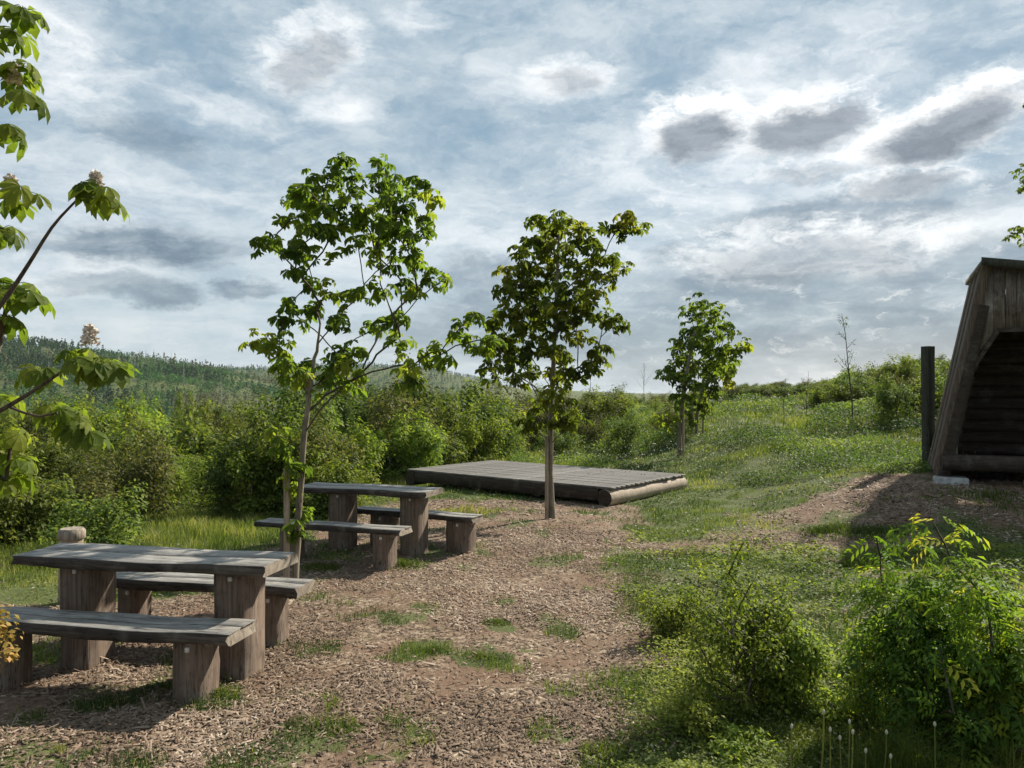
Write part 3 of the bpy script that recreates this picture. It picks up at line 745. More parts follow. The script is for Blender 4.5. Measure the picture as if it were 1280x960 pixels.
# left thicket close behind the near table
belt(-60, 150, 9.0, 11.5, 5, lambda p: 590, [3, 3, 2, 2, 0, 0], 'left of the near table at the top of the slope', 12)
belt(120, 360, 12, 15, 8, lambda p: 540, [3, 2, 2, 1, 2, 2], 'in the thicket behind the near picnic table', 18)
belt(-80, 360, 15, 22, 12, lambda p: 528, [3, 2, 3, 1, 3, 2], 'in the rear of the left thicket', 16)
belt(60, 480, 22, 40, 16, lambda p: 515, [3, 2, 3, 0, 2, 1], 'on the falling slope below the left hill')
belt(-60, 600, 42, 75, 20, lambda p: 512, [3, 3, 3, 0, 2, 1], 'low in the valley beyond the left thicket', 5)
belt(-60, 600, 75, 130, 22, lambda p: 510, [3, 3, 2, 0, 3, 1], 'at the foot of the far hill', 5)
belt(340, 450, 12.5, 14.5, 4, lambda p: 530, [5, 2, 2, 1, 1, 0], 'behind the farther picnic table')
belt(385, 440, 11.2, 12.3, 2, lambda p: 590, [1, 3, 0, 2, 0, 0], 'low behind the farther picnic table', 8)
belt(440, 560, 18.5, 20, 5, lambda p: 530, [2, 2, 2, 1, 1, 1], 'just behind the left corner of the deck', 10)
belt(360, 620, 18, 30, 12, lambda p: 492, [3, 1, 3, 0, 3, 2], 'in the tall thicket left of the deck', 12)
belt(500, 850, 21, 27, 11, lambda p: 520, [3, 2, 3, 2, 2, 3], 'directly behind the deck', 14)
belt(540, 860, 27, 46, 16, lambda p: 500, [2, 2, 4, 0, 3, 1], 'in the far thicket behind the deck')
belt(600, 930, 46, 80, 16, lambda p: 492, [2, 1, 4, 0, 3, 0], 'on the skyline behind the deck', 4)
belt(900, 1060, 48, 62, 40, lambda p: 490, [3, 2, 3, 1, 0, 0], 'on the skyline of the meadow', 3)
belt(1025, 1180, 32, 46, 26, lambda p: 480 - (p - 1030) * .24, [3, 3, 2, 2, 0, 0], 'at the top of the meadow left of the post', 5)
belt(1110, 1215, 19, 27, 6, lambda p: 465, [3, 3, 2, 1, 0, 0], 'behind the tall dark post', 10)
belt(1195, 1400, 22, 32, 6, lambda p: 470, [3, 3, 2, 1, 0, 0], 'beyond the shelter', 10)

# foreground bushes on the right
def bush(name, label, cat, px, D, pytop, w, nc, nl, ls, mat, seed, kind, tint, cr, wr=.4, h=None):
    x = (px - 640) / F * D; z = hz(x, D); h = CAMH + (HOR - pytop) / F * D - z
    p = shrub_proto(name, h * .88, w, nc, nl, ls, mat, seed, kind, tint, cr, wr=wr, label=label, cat=cat)
    p.location = (x, D, z - .02); return p
bush('small_leaved_bush', 'small-leaved twiggy bush at the edge of the wood chips in the right foreground', 'bush', 912, 4.75, 700, .40, 150, 36, .032, 'shrub2', 201, 'leaf', .45, .085, .6)
bush('small_leaved_bush', 'lower sprawling bush between the two larger foreground bushes', 'bush', 1010, 4.7, 770, .34, 130, 36, .032, 'shrub2', 202, 'leaf', .6, .085, .6)
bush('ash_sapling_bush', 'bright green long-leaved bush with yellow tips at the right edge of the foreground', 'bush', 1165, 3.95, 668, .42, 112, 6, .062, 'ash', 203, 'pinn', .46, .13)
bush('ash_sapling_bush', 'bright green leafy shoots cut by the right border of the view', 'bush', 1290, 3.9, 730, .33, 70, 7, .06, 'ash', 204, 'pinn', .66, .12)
bush('yellowing_plant', 'yellow-leaved plant at the left border in front of the near bench', 'plant', -14, 3.6, 735, .11, 34, 16, .035, 'yellow', 205, 'leaf', .5, .055, .6)
bush('leafy_weed', 'low leafy weed beside the bare strip of chips in the right foreground', 'plant', 858, 4.3, 868, .14, 30, 14, .03, 'shrub2', 206, 'leaf', .6, .06, .6)

bush('leafy_weed', 'tall leafy weed between the twiggy bush and the bright long-leaved bush', 'plant', 1075, 4.3, 790, .2, 60, 22, .04, 'shrub2', 207, 'leaf', .62, .08, .45)
bush('leafy_weed', 'low broad weed at the bottom centre-right of the foreground', 'plant', 930, 4.05, 925, .16, 34, 16, .04, 'shrub2', 208, 'leaf', .6, .06, .5)
bush('small_leaved_bush', 'low thin bush behind the twiggy foreground bush', 'bush', 860, 6.0, 742, .35, 70, 26, .035, 'shrub2', 209, 'leaf', .5, .09, .5)
chestnut('tree mostly beyond the right border, only leaf tips showing above the shelter', 1500, 17, [(1500, 600), (1498, 400), (1490, 200), (1480, 60)],
         [(1284, 212), (1288, 232), (1278, 290), (1290, 300), (1292, 128), (1300, 180), (1310, 260), (1330, 120), (1350, 210), (1380, 90), (1400, 170), (1420, 250), (1450, 60), (1480, 120), (1500, 30), (1540, 100), (1580, 180), (1560, 260), (1440, 320), (1350, 300), (1470, 200), (1520, 220), (1390, 30)], 1.2, .12, .3, 14, .13, None)
# thin saplings in the meadow
def sapling(label, px, D, top, lean, seed, leaves=30, group='thin saplings in the meadow', name='thin_sapling', spread=.35):
    x = (px - 640) / F * D; z = hz(x, D); h = CAMH + (HOR - top) / F * D - z
    rg = np.random.default_rng(seed); root = thing(name, label, 'sapling', (x, D, z), 0, group)
    mb = MB(); tips = []
    st = [(lean * t * t * h + .02 * math.sin(t * 9), 0, t * h) for t in np.linspace(-.02, 1, 12)]
    tube(mb, st, np.linspace(.022, .006, 12) * h / 3, 5)
    for i in range(int(7 + h * 2)):
        t = rg.uniform(.4, .98); a = rg.uniform(0, 6.28); L = spread * h * (1.1 - t) * rg.uniform(.6, 1.1)
        b = np.array([lean * t * t * h, 0, t * h]); e = b + np.array([math.cos(a) * L * .7, math.sin(a) * L * .7, L * .8])
        tube(mb, [b, (b + e) / 2 + [0, 0, -.03 * L], e], [.007 * h / 3, .005 * h / 3, .003 * h / 3], 4, cap=False)
        for q in range(4): tips.append(b + (e - b) * rg.uniform(.3, 1) + rg.normal(0, .03, 3))
    mb.build('stem', M['twig'], root)
    if leaves:
        mb = MB(); clump_leaves(mb, tips, .05 * h / 2, max(1, leaves // 10), .04 * h / 2.2, .3, 'leaf', wr=.5); mb.build('leaves', M['shrub'], root)
sapling('tallest thin leafy sapling leaning left against the sky right of the meadow centre', 1065, 24, 392, -.09, 1, 30)
sapling('bare thin sapling left of the other meadow saplings', 979, 26, 474, .05, 2, 0)
sapling('short thin leafy sapling between the bare sapling and the tallest one', 1008, 24, 464, .03, 3, 30)
sapling('wide bare grey tree standing above the thicket behind the deck', 805, 60, 455, .0, 5, 0, None, 'bare_tree', .7)
sapling('thin dark dead tree above the thicket right of the deck tree', 738, 60, 462, .0, 6, 0, None, 'bare_tree', .15)

# dandelion stalks at the bottom right
stalks = [(988, 908, 'leftmost dandelion stalk of the bottom right bunch, curved'), (1028, 890, 'tallest thick dandelion stalk in the bottom right bunch'), (1036, 912, 'dandelion stalk just right of the tallest one'), (1048, 922, 'short dandelion stalk left of the bunch centre'), (1060, 902, 'slim dandelion stalk at the bunch centre'), (1064, 915, 'leaning dandelion stalk crossing the bunch centre'), (1080, 938, 'low dandelion stalk right of the bunch centre'), (1106, 915, 'upright dandelion stalk at the right of the bunch'), (1111, 945, 'shortest dandelion stalk at the far right of the bunch'), (1166, 905, 'pale dandelion stalk standing apart under the bright bush')]
for i, (px, py, lab) in enumerate(stalks):
    D = 3.45 + .1 * math.sin(i * 2.1); x = (px - 640) / F * D; z = hz(x, D); h = CAMH + (HOR - py) / F * D - z
    t_ = thing('dandelion_stalk', lab, 'flower stalk', (x, D, z), 0, 'spent dandelion stalks')
    ln = random.uniform(-.06, .06); r0 = .0045 if i == 1 else .003
    mb = MB(); tube(mb, [(ln * (1 - t) ** 2, 0, t * h) for t in np.linspace(0, 1, 7)], np.linspace(r0, r0 * .8, 7), 6, .85); mb.build('stalk', M['grass'], t_, smooth=True)
    mb = MB(); tube(mb, [(0, 0, h - .004), (0, 0, h + .003), (0, 0, h + .012), (0, 0, h + .018)], [.003, .0065, .006, .002], 8); mb.build('seed_head', M['white'], t_)

# ------------------------------------------------------------------ ground stuff
R = np.random.default_rng(50)
def polar(n, d0, d1, a0=-37, a1=37, p=1.0):
    a = R.uniform(a0, a1, n) * PI / 180; u = R.uniform(0, 1, n)
    d = d0 * (d1 / d0) ** u
    return d * np.sin(a), d * np.cos(a), d

def blades(mb, x, y, h, w, tint, lean=.5):
    n = len(x); z = height(x, y); a = R.uniform(0, 2 * PI, n); b = R.uniform(0, 2 * PI, n)
    ln = (R.uniform(.15, 1, n) * lean * h); P = np.stack([x, y, z - .01], -1)
    S = np.stack([np.cos(a), np.sin(a), np.zeros(n)], -1) * (w / 2)[:, None]
    Ld = np.stack([np.cos(b), np.sin(b), np.zeros(n)], -1) * ln[:, None]
    up = np.zeros((n, 3)); up[:, 2] = h
    V = np.stack([P - S, P + S, P + up * .55 + Ld * .3 + S * .8, P + up * .55 + Ld * .3 - S * .8, P + up * (1 - .25 * lean) + Ld], 1).reshape(-1, 3)
    q = np.arange(n)[:, None] * 5
    mb.add(V, q + np.array([[0, 1, 2, 3]]), np.repeat(tint, 5))
    mb.F.append(mb.F[-1][:, :3] * 0 + (q + np.array([[3, 2, 4]]) + mb.n - n * 5))

def grass():
    mb = MB()
    x, y, d = polar(520000, 3.0, 75)
    g = gmask(x, y); clump = fbm(x, y, .35, 2, 61); cl2 = fbm(x, y, 2.5, 3, 62)
    keep = R.uniform(0, 1, len(x)) < g * (.15 + sstep(.28, .6, clump))
    x, y, d, g, clump, cl2 = [v[keep] for v in (x, y, d, g, clump, cl2)]
    tall = sstep(14.5, 19, y) * np.where(x < 7, 1, .7)
    tall = np.maximum(tall, sstep(-2.2, -4, x) * sstep(7.5, 9, y) * .45)
    h = (.035 + .06 * sstep(.35, .7, clump) * R.uniform(.4, 1.2, len(x))) * (1 - tall) + tall * (.12 + .42 * sstep(.35, .7, cl2)) * R.uniform(.5, 1.1, len(x))
    w = np.maximum(.0035, d * .00062) * R.uniform(.7, 1.3, len(x)) 
    t = np.clip(.42 + (cl2 - .5) * 1.3 + (fbm(x, y, .5, 2, 71) - .5) * 1.3 + R.normal(0, .1, len(x)), 0, .93)
    t = np.where(R.uniform(0, 1, len(x)) < .04 + .03 * tall, .98, t)
    blades(mb, x, y, h, w, t, .7)
    o = mb.build('grass', M['grass']); tag(o, 'short green grass and taller meadow grass covering the ground', 'grass', kind='stuff')
grass()

def patch_blades():
    mb = MB()
    spec = [(1110, 985, .2, .44, 500, .45), (1150, 1000, .16, .46, 380, .35), (1265, 1000, .14, .42, 350, .75), (1190, 1010, .15, .36, 260, .6), (1120, 905, .26, .42, 1700, .25), (1150, 940, .25, .38, 1200, .3), (1030, 900, .22, .16, 1800, .12), (1262, 930, .2, .34, 900, .72), (1290, 900, .25, .38, 900, .7), (1220, 960, .2, .28, 700, .6), (755, 940, .18, .12, 500, .55), (282, 868, .12, .1, 420, .6), (140, 880, .1, .08, 160, .45), (78, 940, .05, .1, 40, .8), (540, 815, .15, .05, 900, .35), (600, 822, .16, .045, 700, .6), (620, 778, .16, .05, 800, .35), (425, 912, .11, .045, 500, .4), (400, 712, .25, .12, 600, .35), (505, 708, .25, .1, 700, .35), (890, 940, .3, .08, 900, .4), (1000, 950, .3, .12, 900, .35), (950, 920, .25, .08, 700, .4), (1000, 870, .2, .12, 700, .3), (555, 645, .4, .22, 200, .9), (590, 640, .5, .2, 260, .9), (1040, 672, .5, .16, 900, .2), (1100, 678, .4, .16, 700, .2), (1230, 660, .7, .14, 1000, .3), (1075, 715, .25, .18, 500, .15), (215, 860, .07, .1, 60, .5), (350, 880, .12, .04, 120, .6)]
    for px, py, r, h, n, t in spec:
        x0, y0 = gp(px, py); a = R.uniform(0, 2 * PI, n); rr = 1.25 * r * R.uniform(0, 1, n) ** .7 * (.45 + 1.1 * vnoise(np.cos(a) * 2 + px, np.sin(a) * 2 + py, 1., 5))
        x = x0 + rr * np.cos(a); y = y0 + rr * np.sin(a) * .8
        hh = h * R.uniform(.4, 1.15, n) * (1 - .5 * np.clip(rr / r, 0, 1.2) ** 2)
        blades(mb, x, y, hh, np.full(n, .0045) * R.uniform(.7, 1.3, n) * max(1, y0 / 5), np.clip(t + R.normal(0, .1, n), 0, 1), .8)
    o = mb.build('grass_tufts', M['grass']); tag(o, 'longer grass tufts growing through the chips and below the bushes', 'grass', kind='stuff')
patch_blades()

def cover():
    mb = MB()
    x, y, d = polar(150000, 3.2, 26)
    g = gmask(x, y); c = fbm(x, y, .45, 3, 81)
    keep = (R.uniform(0, 1, len(x)) < g * sstep(.42, .6, c)) & (y > 3)
    x, y, d, c = [v[keep] for v in (x, y, d, c)]; n = len(x)
    P = np.stack([x, y, height(x, y) + R.uniform(.008, .05, n)], -1); a = R.uniform(0, 2 * PI, n)
    nr = unit(np.stack([R.normal(0, .4, n), R.normal(0, .4, n), np.ones(n)], -1))
    t = np.clip(.5 + (fbm(x, y, .7, 2, 83) - .5) * 1.2 + R.normal(0, .12, n), 0, .9)
    t = np.where(R.uniform(0, 1, n) < .02 + .10 * sstep(.55, .7, fbm(x, y, .35, 2, 85)), 1., t)
    leaflets(mb, P, np.stack([np.cos(a), np.sin(a), R.uniform(-.1, .5, n)], -1), nr, np.maximum(.018, d * .0034) * R.uniform(.6, 1.3, n), .7, t)
    o = mb.build('ground_cover', M['cover']); tag(o, 'small broad-leaved weeds and clover among the grass', 'ground cover', kind='stuff')
cover()

def weeds():
    mb = MB(); n = 150000
    x, y, d = polar(n, 3.4, 10.5, -2, 37)
    xr = np.interp(y, [2, 3.9, 4.6, 5.9, 7, 8.7, 11.5], [.45, .5, .85, 1.15, 1.1, 1.2, 1.8]); c = fbm(x, y, .5, 4, 161); hm = sstep(.42, .70, c)
    k = (R.uniform(0, 1, n) < .10 + hm * 1.2) & (x > xr + R.normal(0, .12, n)); k &= R.uniform(0, 1, n) < np.interp(y, [3, 6, 8.2, 10.5], [1, .9, .5, .2])
    x, y, d, hm = x[k], y[k], d[k], hm[k]; n = len(x)
    hh = .015 + (.02 + .13 * hm) * R.uniform(0, 1, n) ** .6 * np.interp(y, [4, 9], [1, .5])
    P = np.stack([x, y, height(x, y) + hh], -1); a = R.uniform(0, 2 * PI, n)
    nr = unit(np.stack([R.normal(0, .5, n), R.normal(0, .5, n), np.ones(n)], -1))
    t = np.clip(.35 + hh * 3 + (fbm(x, y, .9, 2, 163) - .5) * .9 + R.normal(0, .12, n), 0, .93); t = np.where(R.uniform(0, 1, n) < .012, 1., t)
    leaflets(mb, P, np.stack([np.cos(a), np.sin(a), R.uniform(-.3, .5, n)], -1), nr, .024 * R.uniform(.5, 1.4, n) * np.maximum(1, d / 5), .6, t)
    o = mb.build('weeds', M['shrub2']); tag(o, 'low leafy weeds spreading between the right foreground bushes and the chips', 'weeds', kind='stuff')
weeds()

def meadow_weeds():
    mb = MB(); n = 260000
    x, y, d = polar(n, 14.5, 60, 0, 36); c = fbm(x, y * .7, 1.6, 4, 171); hm = sstep(.50, .68, c)
    k = (R.uniform(0, 1, n) < hm * 1.1) & (gmask(x, y) > .5); x, y, d, hm = x[k], y[k], d[k], hm[k]; n = len(x)
    hh = (.04 + .50 * hm * R.uniform(0, 1, n) ** .7) * np.interp(y, [14.5, 19, 26], [.25, .7, 1.])
    P = np.stack([x, y, height(x, y) + hh], -1); a = R.uniform(0, 2 * PI, n)
    nr = unit(np.stack([R.normal(0, .6, n), R.normal(0, .6, n), np.ones(n)], -1))
    t = np.clip(.42 + (fbm(x, y, 3, 2, 173) - .5) * 1.4 + R.normal(0, .14, n), 0, 1)
    leaflets(mb, P, np.stack([np.cos(a), np.sin(a), R.uniform(-.1, 1., n)], -1), nr, d * .0028 * R.uniform(.6, 1.4, n), .5, t)
    o = mb.build('meadow_weeds', M['shrub']); tag(o, 'taller leafy weeds in clumps across the rising meadow', 'weeds', kind='stuff')
meadow_weeds()

def chips():
    mb = MB()
    x, y, d = polar(170000, 3.1, 17)
    g = gmask(x, y); dens = sstep(.38, .56, fbm(x, y, 1.1, 4, 91)) * .88 + .12
    keep = R.uniform(0, 1, len(x)) < (1.02 - g) * dens
    x, y, d = x[keep], y[keep], d[keep]; n = len(x)
    L = np.where(R.uniform(0, 1, n) < .06, R.uniform(.05, .11, n), R.uniform(.015, .045, n)) * np.maximum(1, d / 8); W = R.uniform(.006, .014, n) * np.maximum(1, d / 8)
    a = R.uniform(0, PI, n); el = R.normal(0, .22, n)
    u = np.stack([np.cos(a) * np.cos(el), np.sin(a) * np.cos(el), np.sin(el)], -1); s = np.stack([-np.sin(a), np.cos(a), R.normal(0, .25, n)], -1)
    P = np.stack([x, y, height(x, y) + .004 + np.abs(np.sin(el)) * L * .5], -1)
    U = u * L[:, None] / 2; S = s * W[:, None] / 2; Z = np.zeros((n, 3)); Z[:, 2] = W * .45
    V = np.stack([P - U - S, P + U * .9 - S * .8, P + U + S, P - U * .9 + S * .9, P - U * .8 + Z, P + U * .85 + Z], 1).reshape(-1, 3)
    q = np.arange(n)[:, None] * 6; t = np.clip(R.normal(.48, .2, n) + (fbm(x, y, .6, 2, 95) - .5) * .5, 0, 1)
    mb.add(V, np.concatenate([q + np.array([[0, 1, 5, 4]]), q + np.array([[2, 3, 4, 5]])]), np.repeat(t, 6))
    mb.F.append((np.concatenate([q + np.array([[1, 2, 5]]), q + np.array([[3, 0, 4]])])))
    o = mb.build('wood_chips', M['chip']); tag(o, 'loose brown wood chips spread over the picnic area', 'wood chips', kind='stuff')
chips()

# meadow flowers and seed heads
def meadow_flowers():
    mb = MB(); x, y, d = polar(9000, 15, 60, 2, 31); c = fbm(x, y, 3, 2, 111)
    k = R.uniform(0, 1, len(x)) < sstep(.45, .65, c); x, y, d = x[k], y[k], d[k]; n = len(x)
    P = np.stack([x, y, height(x, y) + R.uniform(.15, .42, n)], -1); a = R.uniform(0, 2 * PI, n)
    leaflets(mb, P, np.stack([np.cos(a), np.sin(a), R.uniform(0, 1, n)], -1), R.normal(0, 1, (n, 3)), d * .0019 * R.uniform(.7, 1.4, n), .8, np.full(n, .5))
    o = mb.build('seed_heads', M['white']); tag(o, 'pale seed heads sprinkled over the meadow', 'seed heads', kind='stuff')
meadow_flowers()

# ------------------------------------------------------------------ valley and hill forest
def forest():
    n = 60000; px = R.uniform(-450, 1100, n); y = 125 * (1250 / 125) ** R.uniform(0, 1, n) ** .6
    x = (px - 640) / F * y; z = height(x, y)
    keep = (z < 200) & (px < 625) & ~((px > 600) & (y < 95)) & ~((px < 640) & (y < 42))
    open_ = fbm(x, y, 60, 2, 121)
    keep &= (R.uniform(0, 1, n) < .35 + .9 * sstep(.35, .5, open_))
    x, y, z, px = x[keep], y[keep], z[keep], px[keep]; m = len(x)
    kt = fbm(x, y, 110, 3, 131); con = (kt > .56) | (R.uniform(0, 1, m) < .12)
    h = np.where(con, R.uniform(6, 13, m), R.uniform(3.5, 7.5, m)) * np.interp(y, [60, 200, 500, 1000], [.45, .6, .62, .8]); w = np.where(con, h * .24, h * .5)
    h = np.where(px > 560, np.minimum(h, 5), h)
    mb = MB(); k = 20
    lim = np.repeat(np.stack([x, y, z], -1), k, 0); N = m * k
    u = R.uniform(0, 1, N); H = np.repeat(h, k); Wd = np.repeat(w, k); cc = np.repeat(con, k)
    prof = np.where(cc, (1 - u) ** .9, np.sqrt(np.clip(1 - (2 * u - 1) ** 2, 0, 1)) * .9 + .1)
    a = R.uniform(0, 2 * PI, N); rr = Wd * prof * R.uniform(.5, 1.05, N)
    P = lim + np.stack([rr * np.cos(a), rr * np.sin(a), H * (.06 + .94 * u)], -1)
    s = H * np.where(cc, .16, .24) * R.uniform(.6, 1.3, N)
    nr = unit(np.stack([np.cos(a), np.sin(a), np.full(N, .7)], -1) + R.normal(0, .5, (N, 3)))
    d = unit(np.cross(nr, R.normal(0, 1, (N, 3))))
    t = np.where(cc, .22, .62) + np.repeat(R.normal(0, .1, m), k) + np.repeat(fbm(x, y, 40, 2, 141) - .5, k) * .5 + R.normal(0, .05, N)
    brown = np.repeat((fbm(x, y, 75, 2, 151) > .66) & (y > 350), k); t = np.where(brown, 1., np.clip(t, 0, .92))
    leaflets(mb, P - d * s[:, None] * .5, d, nr, s, .9, np.clip(t, 0, 1))
    o = mb.build('forest', M['forest']); tag(o, 'young mixed forest covering the far hillside and valley', 'forest', kind='stuff')
forest()

# dead snags on the hill
def snag_proto():
    root = thing('dead_tree', 'x', 'tree', (0, 0, -500), 0)
    mb = MB(); tube(mb, [(0, 0, -.5), (.1, 0, 6), (.15, .05, 13)], [.32, .22, .08], 5); mb.build('trunk', M['snag'], root)
    mb = MB()
    for i in range(12):
        z = 5 + i * .65; a = i * 2.4; L = 1.5 * (1.2 - i / 14)
        tube(mb, [(.1, 0, z), (.1 + math.cos(a) * L, math.sin(a) * L, z + .15 * L)], [.07, .03], 3, cap=False)
    mb.build('branches', M['snag'], root); note_kids(root); return root
sp_ = snag_proto()
random.seed(12)
spots = [(175, 590), (192, 595), (205, 600), (214, 590), (58, 590), (22, 595), (42, 600), (182, 560), (395, 1120), (372, 1130), (425, 1125), (500, 1140)] + [(random.uniform(20, 560), random.uniform(170, 520)) for _ in range(34)]
for i, (px, D) in enumerate(spots):
    x = (px - 640) / F * D; s = random.uniform(.6, 1.15) * (1 if D > 400 else .75)
    far = i < 12
    place(sp_, x, D, s, 'leafless dead tree standing up from the skyline of the far hill' if far else 'pale leafless dead trunk standing in the forest of the far hillside', 'dead trees on the hill skyline' if far else 'dead trunks within the hillside forest', s)

# clean helper property
for o in bpy.data.objects:
    if 'used_' in o: del o['used_']

# ------------------------------------------------------------------ sky
def world():
    w = bpy.data.worlds.new('World'); bpy.context.scene.world = w; w.use_nodes = True
    nt = w.node_tree; nt.nodes.clear(); t = NT(nt)
    SUN_EL, SUN_AZ = math.radians(SE), math.radians(90 - SA)      # azimuth clockwise from +y
    sky = t.n('ShaderNodeTexSky', sky_type='NISHITA'); sky.sun_disc = False; sky.sun_elevation = SUN_EL; sky.sun_rotation = SUN_AZ
    b0 = t.n('ShaderNodeBackground'); t.put(b0.inputs[0], sky.outputs[0]); b0.inputs[1].default_value = .09
    g = t.n('ShaderNodeTexCoord').outputs['Generated']
    s = t.n('ShaderNodeSeparateXYZ'); t.put(s.inputs[0], g); X, Y, Z = s.outputs
    az = t.math('ARCTAN2', X, Y); el = t.math('ARCSINE', Z)
    cz = t.math('ADD', t.math('MAXIMUM', Z, 0.), .16)
    cb = t.n('ShaderNodeCombineXYZ'); t.put(cb.inputs[0], t.math('DIVIDE', X, cz)); t.put(cb.inputs[1], t.math('DIVIDE', Y, cz)); plane = cb.outputs[0]
    ca = t.n('ShaderNodeCombineXYZ'); t.put(ca.inputs[0], az); t.put(ca.inputs[1], el); ang = ca.outputs[0]
    def warp(v, sc, amt, det=5, r=.6):
        return t.vm('MULTIPLY', t.vm('SUBTRACT', t.noise(t.vm('MULTIPLY', ang, (1., 1.9, 1.)), sc, det, r, col=True), (.5, .5, .5)), (amt, amt * .55, 0))
    W = t.vm('ADD', t.vm('ADD', ang, warp(ang, 6., .085)), warp(ang, 26., .06, 9, .7))
    def pos(px, py):
        a = math.atan((px - 640) / F); return a, math.atan((HOR - py) / F * math.cos(a))
    def blob(px, py, rx, ry, rot=0.):
        a, e = pos(px, py)
        v = t.vm('SUBTRACT', W, (a, e, 0))
        if rot:
            vr = t.n('ShaderNodeVectorRotate', rotation_type='Z_AXIS'); t.put(vr.inputs['Vector'], v); vr.inputs['Angle'].default_value = -rot; v = vr.outputs[0]
        return t.vm('LENGTH', t.vm('MULTIPLY', v, (F / rx, F / ry, 0)))
    def acc(lst, lo, hi, amp_i=5):
        tot = None
        for b in lst:
            L = blob(*b[:5]); f = t.math('MULTIPLY', t.mr(L, hi, lo), b[5])
            tot = f if tot is None else t.math('MAXIMUM', tot, f)
        return tot
    # grey cores with bright rims                    px   py   rx   ry  rot  amt
    cores = [(875,165,62,34,0,.95),(1003,160,75,30,.2,.95),(1178,166,98,32,.18,1.),(1130,234,66,19,.05,.75),(715,98,50,20,0,.5),(385,70,58,34,.5,.55),(1000,326,140,34,0,.6),(1010,218,55,14,0,.4)]
    L_ = [(blob(*b[:5]), b[5], blob(b[0], b[1] - b[3] * .45, b[2], b[3], b[4])) for b in cores]
    core = rim = None
    for l, a, l2 in L_:
        c = t.math('MULTIPLY', t.mr(l, 1.12, .45), a); r = t.mr(l2, 1.45, .85, 0, min(1, a * 1.05))
        core = c if core is None else t.math('MAXIMUM', core, c); rim = r if rim is None else t.math('MAXIMUM', rim, r)
    # soft blue-grey banks without rims
    banks = acc([(185,306,125,32,0,1.),(150,357,80,18,0,.85),(205,373,50,17,.1,.8),(310,365,46,13,.1,.8),(275,331,30,16,0,.5),(292,313,30,12,0,.5),(20,297,60,16,0,.5),(600,342,80,28,0,.7),(620,380,110,40,.25,.75),(1000,365,300,60,0,.8),(1050,275,190,36,0,.75),(700,420,300,45,0,.75),(1080,420,260,50,0,.9),(880,440,200,60,0,.7),(1230,340,160,50,0,.8),(180,170,80,26,0,.45),(850,318,60,22,.1,.7),(1240,245,80,24,0,.4)], .45, 1.05)
    # bright puffs
    puffs = acc([(62,66,95,66,-.3,1.),(385,72,85,50,.2,.75),(425,130,62,26,0,.9),(240,118,150,26,-.2,.75),(700,100,95,32,0,.85),(620,100,50,30,0,.5),(520,25,45,22,0,.7),(930,190,270,90,.1,.8),(1060,85,120,60,.6,.6),(940,110,110,60,.4,.7),(1180,290,170,34,0,.7),(1060,300,110,16,.0,.8),(170,235,260,50,0,.45),(80,270,180,50,0,.5),(620,290,320,60,0,.45),(450,310,160,60,0,.4),(60,330,150,40,0,.45),(1000,433,40,14,.3,.5),(860,380,100,20,-.4,.45),(1240,130,90,40,0,.6),(760,200,90,20,.0,.6),(920,395,60,14,0,.3),(1230,400,60,14,0,.3)], .25, 1.15)
    f1 = t.noise(plane, .9, 12, .62, .5); f2 = t.noise(t.vm('ADD', plane, (5.2, 1.3, 0)), 2.6, 12, .64, .8)
    f3 = t.noise(t.vm('MULTIPLY', W, (9., 26., 1.)), 1., 12, .66, .3)
    f4 = t.noise(t.vm('MULTIPLY', W, (26., 60., 1.)), 1., 10, .7, .2)
    tex = t.math('ADD', t.math('MULTIPLY', f1, .32), t.math('ADD', t.math('MULTIPLY', f2, .28), t.math('ADD', t.math('MULTIPLY', f3, .22), t.math('MULTIPLY', f4, .18))))
    veil = t.mr(tex, .40, .64)
    up = t.mr(el, .0, .35)
    base = t.mix(up, (.36, .44, .50), (.20, .30, .385))
    col = t.mix(t.math('MULTIPLY', veil, .82), base, (.60, .645, .66))
    pm = t.math('MULTIPLY', puffs, t.mr(tex, .38, .58, .22, 1.))
    col = t.mix(pm, col, (.83, .845, .845))
    bk = t.math('MULTIPLY', banks, t.mr(tex, .64, .46, .6, 1.))
    col = t.mix(t.math('MULTIPLY', bk, .95), col, t.mix(t.mr(f3, .38, .62), (.09, .14, .19), (.165, .225, .275)))
    spark = t.math('MULTIPLY', t.mr(f4, .54, .68), t.math('MULTIPLY', t.mr(el, .5, .12), t.mr(az, -.15, .25)))
    col = t.mix(t.math('MULTIPLY', spark, .4), col, (.80, .80, .79))
    col = t.mix(t.math('MULTIPLY', rim, t.mr(t.math('ADD', t.math('MULTIPLY', f2, .5), t.math('MULTIPLY', f4, .5)), .40, .58, .15, 1.)), col, (.97, .97, .95))
    shade = t.mix(t.mr(f3, .36, .64), (.12, .15, .18), (.25, .285, .32))
    col = t.mix(core, col, shade)
    warm = t.math('MULTIPLY', t.mr(el, .09, .01), t.mr(az, .1, .5)); col = t.mix(t.math('MULTIPLY', warm, .22), col, (.62, .52, .50))
    sd = t.vm('DOT_PRODUCT', g, (math.cos(SUN_EL) * math.sin(SUN_AZ), math.cos(SUN_EL) * math.cos(SUN_AZ), math.sin(SUN_EL)))
    dim = t.mr(sd, -.7, .35, .7, 1.)            # clouds away from the sun are duller
    col = t.vm('SCALE', col, scale=dim)
    low = t.mr(el, -.02, -.10); col = t.mix(low, col, (.09, .10, .08))
    b1 = t.n('ShaderNodeBackground'); t.put(b1.inputs[0], col); b1.inputs[1].default_value = CLOUD
    mx = t.n('ShaderNodeMixShader'); mx.inputs[0].default_value = .93
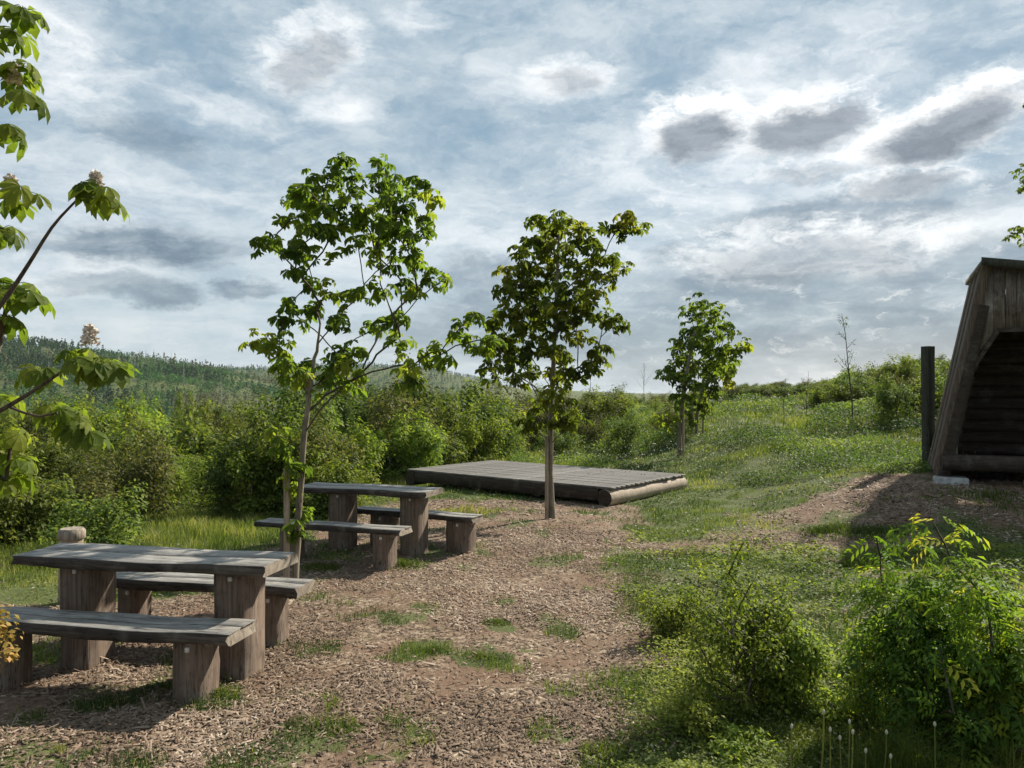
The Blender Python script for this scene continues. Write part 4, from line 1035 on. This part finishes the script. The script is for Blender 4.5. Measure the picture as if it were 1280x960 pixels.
    nt.links.new(b0.outputs[0], mx.inputs[1]); nt.links.new(b1.outputs[0], mx.inputs[2])
    o = t.n('ShaderNodeOutputWorld'); nt.links.new(mx.outputs[0], o.inputs[0])
SE, SA, CLOUD = 38, 43, .75
world()
sun = bpy.data.lights.new('Sun', 'SUN'); sun.energy = 5; sun.angle = math.radians(.8); sun.color = (1, .93, .80)
so = bpy.data.objects.new('Sun', sun); C.objects.link(so)
from mathutils import Vector
dv = Vector((math.cos(math.radians(SE)) * math.cos(math.radians(SA)), math.cos(math.radians(SE)) * math.sin(math.radians(SA)), math.sin(math.radians(SE))))
so.rotation_euler = dv.to_track_quat('Z', 'Y').to_euler()

cam = bpy.data.cameras.new('Camera'); cam.sensor_width = 36; cam.lens = 36 * F / 1280; cam.clip_end = 8000; cam.clip_start = .05
co = bpy.data.objects.new('Camera', cam); C.objects.link(co); co.location = (0, 0, CAMH); co.rotation_euler = (PI / 2 + math.atan(10 / F), 0, 0)
sc = bpy.context.scene; sc.camera = co
sc.render.engine = 'CYCLES'
sc.view_settings.view_transform = 'Standard'; sc.view_settings.look = 'None'; sc.view_settings.exposure = .82; sc.view_settings.gamma = 1
sc.cycles.max_bounces = 4; sc.cycles.transparent_max_bounces = 4

# air between the camera and the far hills
def haze():
    m, nt = newmat('haze_air'); v = nt.nodes.new('ShaderNodeVolumePrincipled')
    v.inputs['Color'].default_value = (.86, .93, 1, 1); v.inputs['Density'].default_value = .00009; v.inputs['Anisotropy'].default_value = .1
    o = nt.nodes.new('ShaderNodeOutputMaterial'); nt.links.new(v.outputs[0], o.inputs['Volume'])
    mb = MB(); a = 3150; V = [(x, y, z) for z in (-140, 105) for x, y in ((-a, -a), (a, -a), (a, a), (-a, a))]
    mb.add(V, [[3, 2, 1, 0], [4, 5, 6, 7], [0, 1, 5, 4], [1, 2, 6, 5], [2, 3, 7, 6], [3, 0, 4, 7]])
    o = mb.build('haze', m); tag(o, 'thin pale blue haze over the valley', 'haze', kind='stuff')
haze()
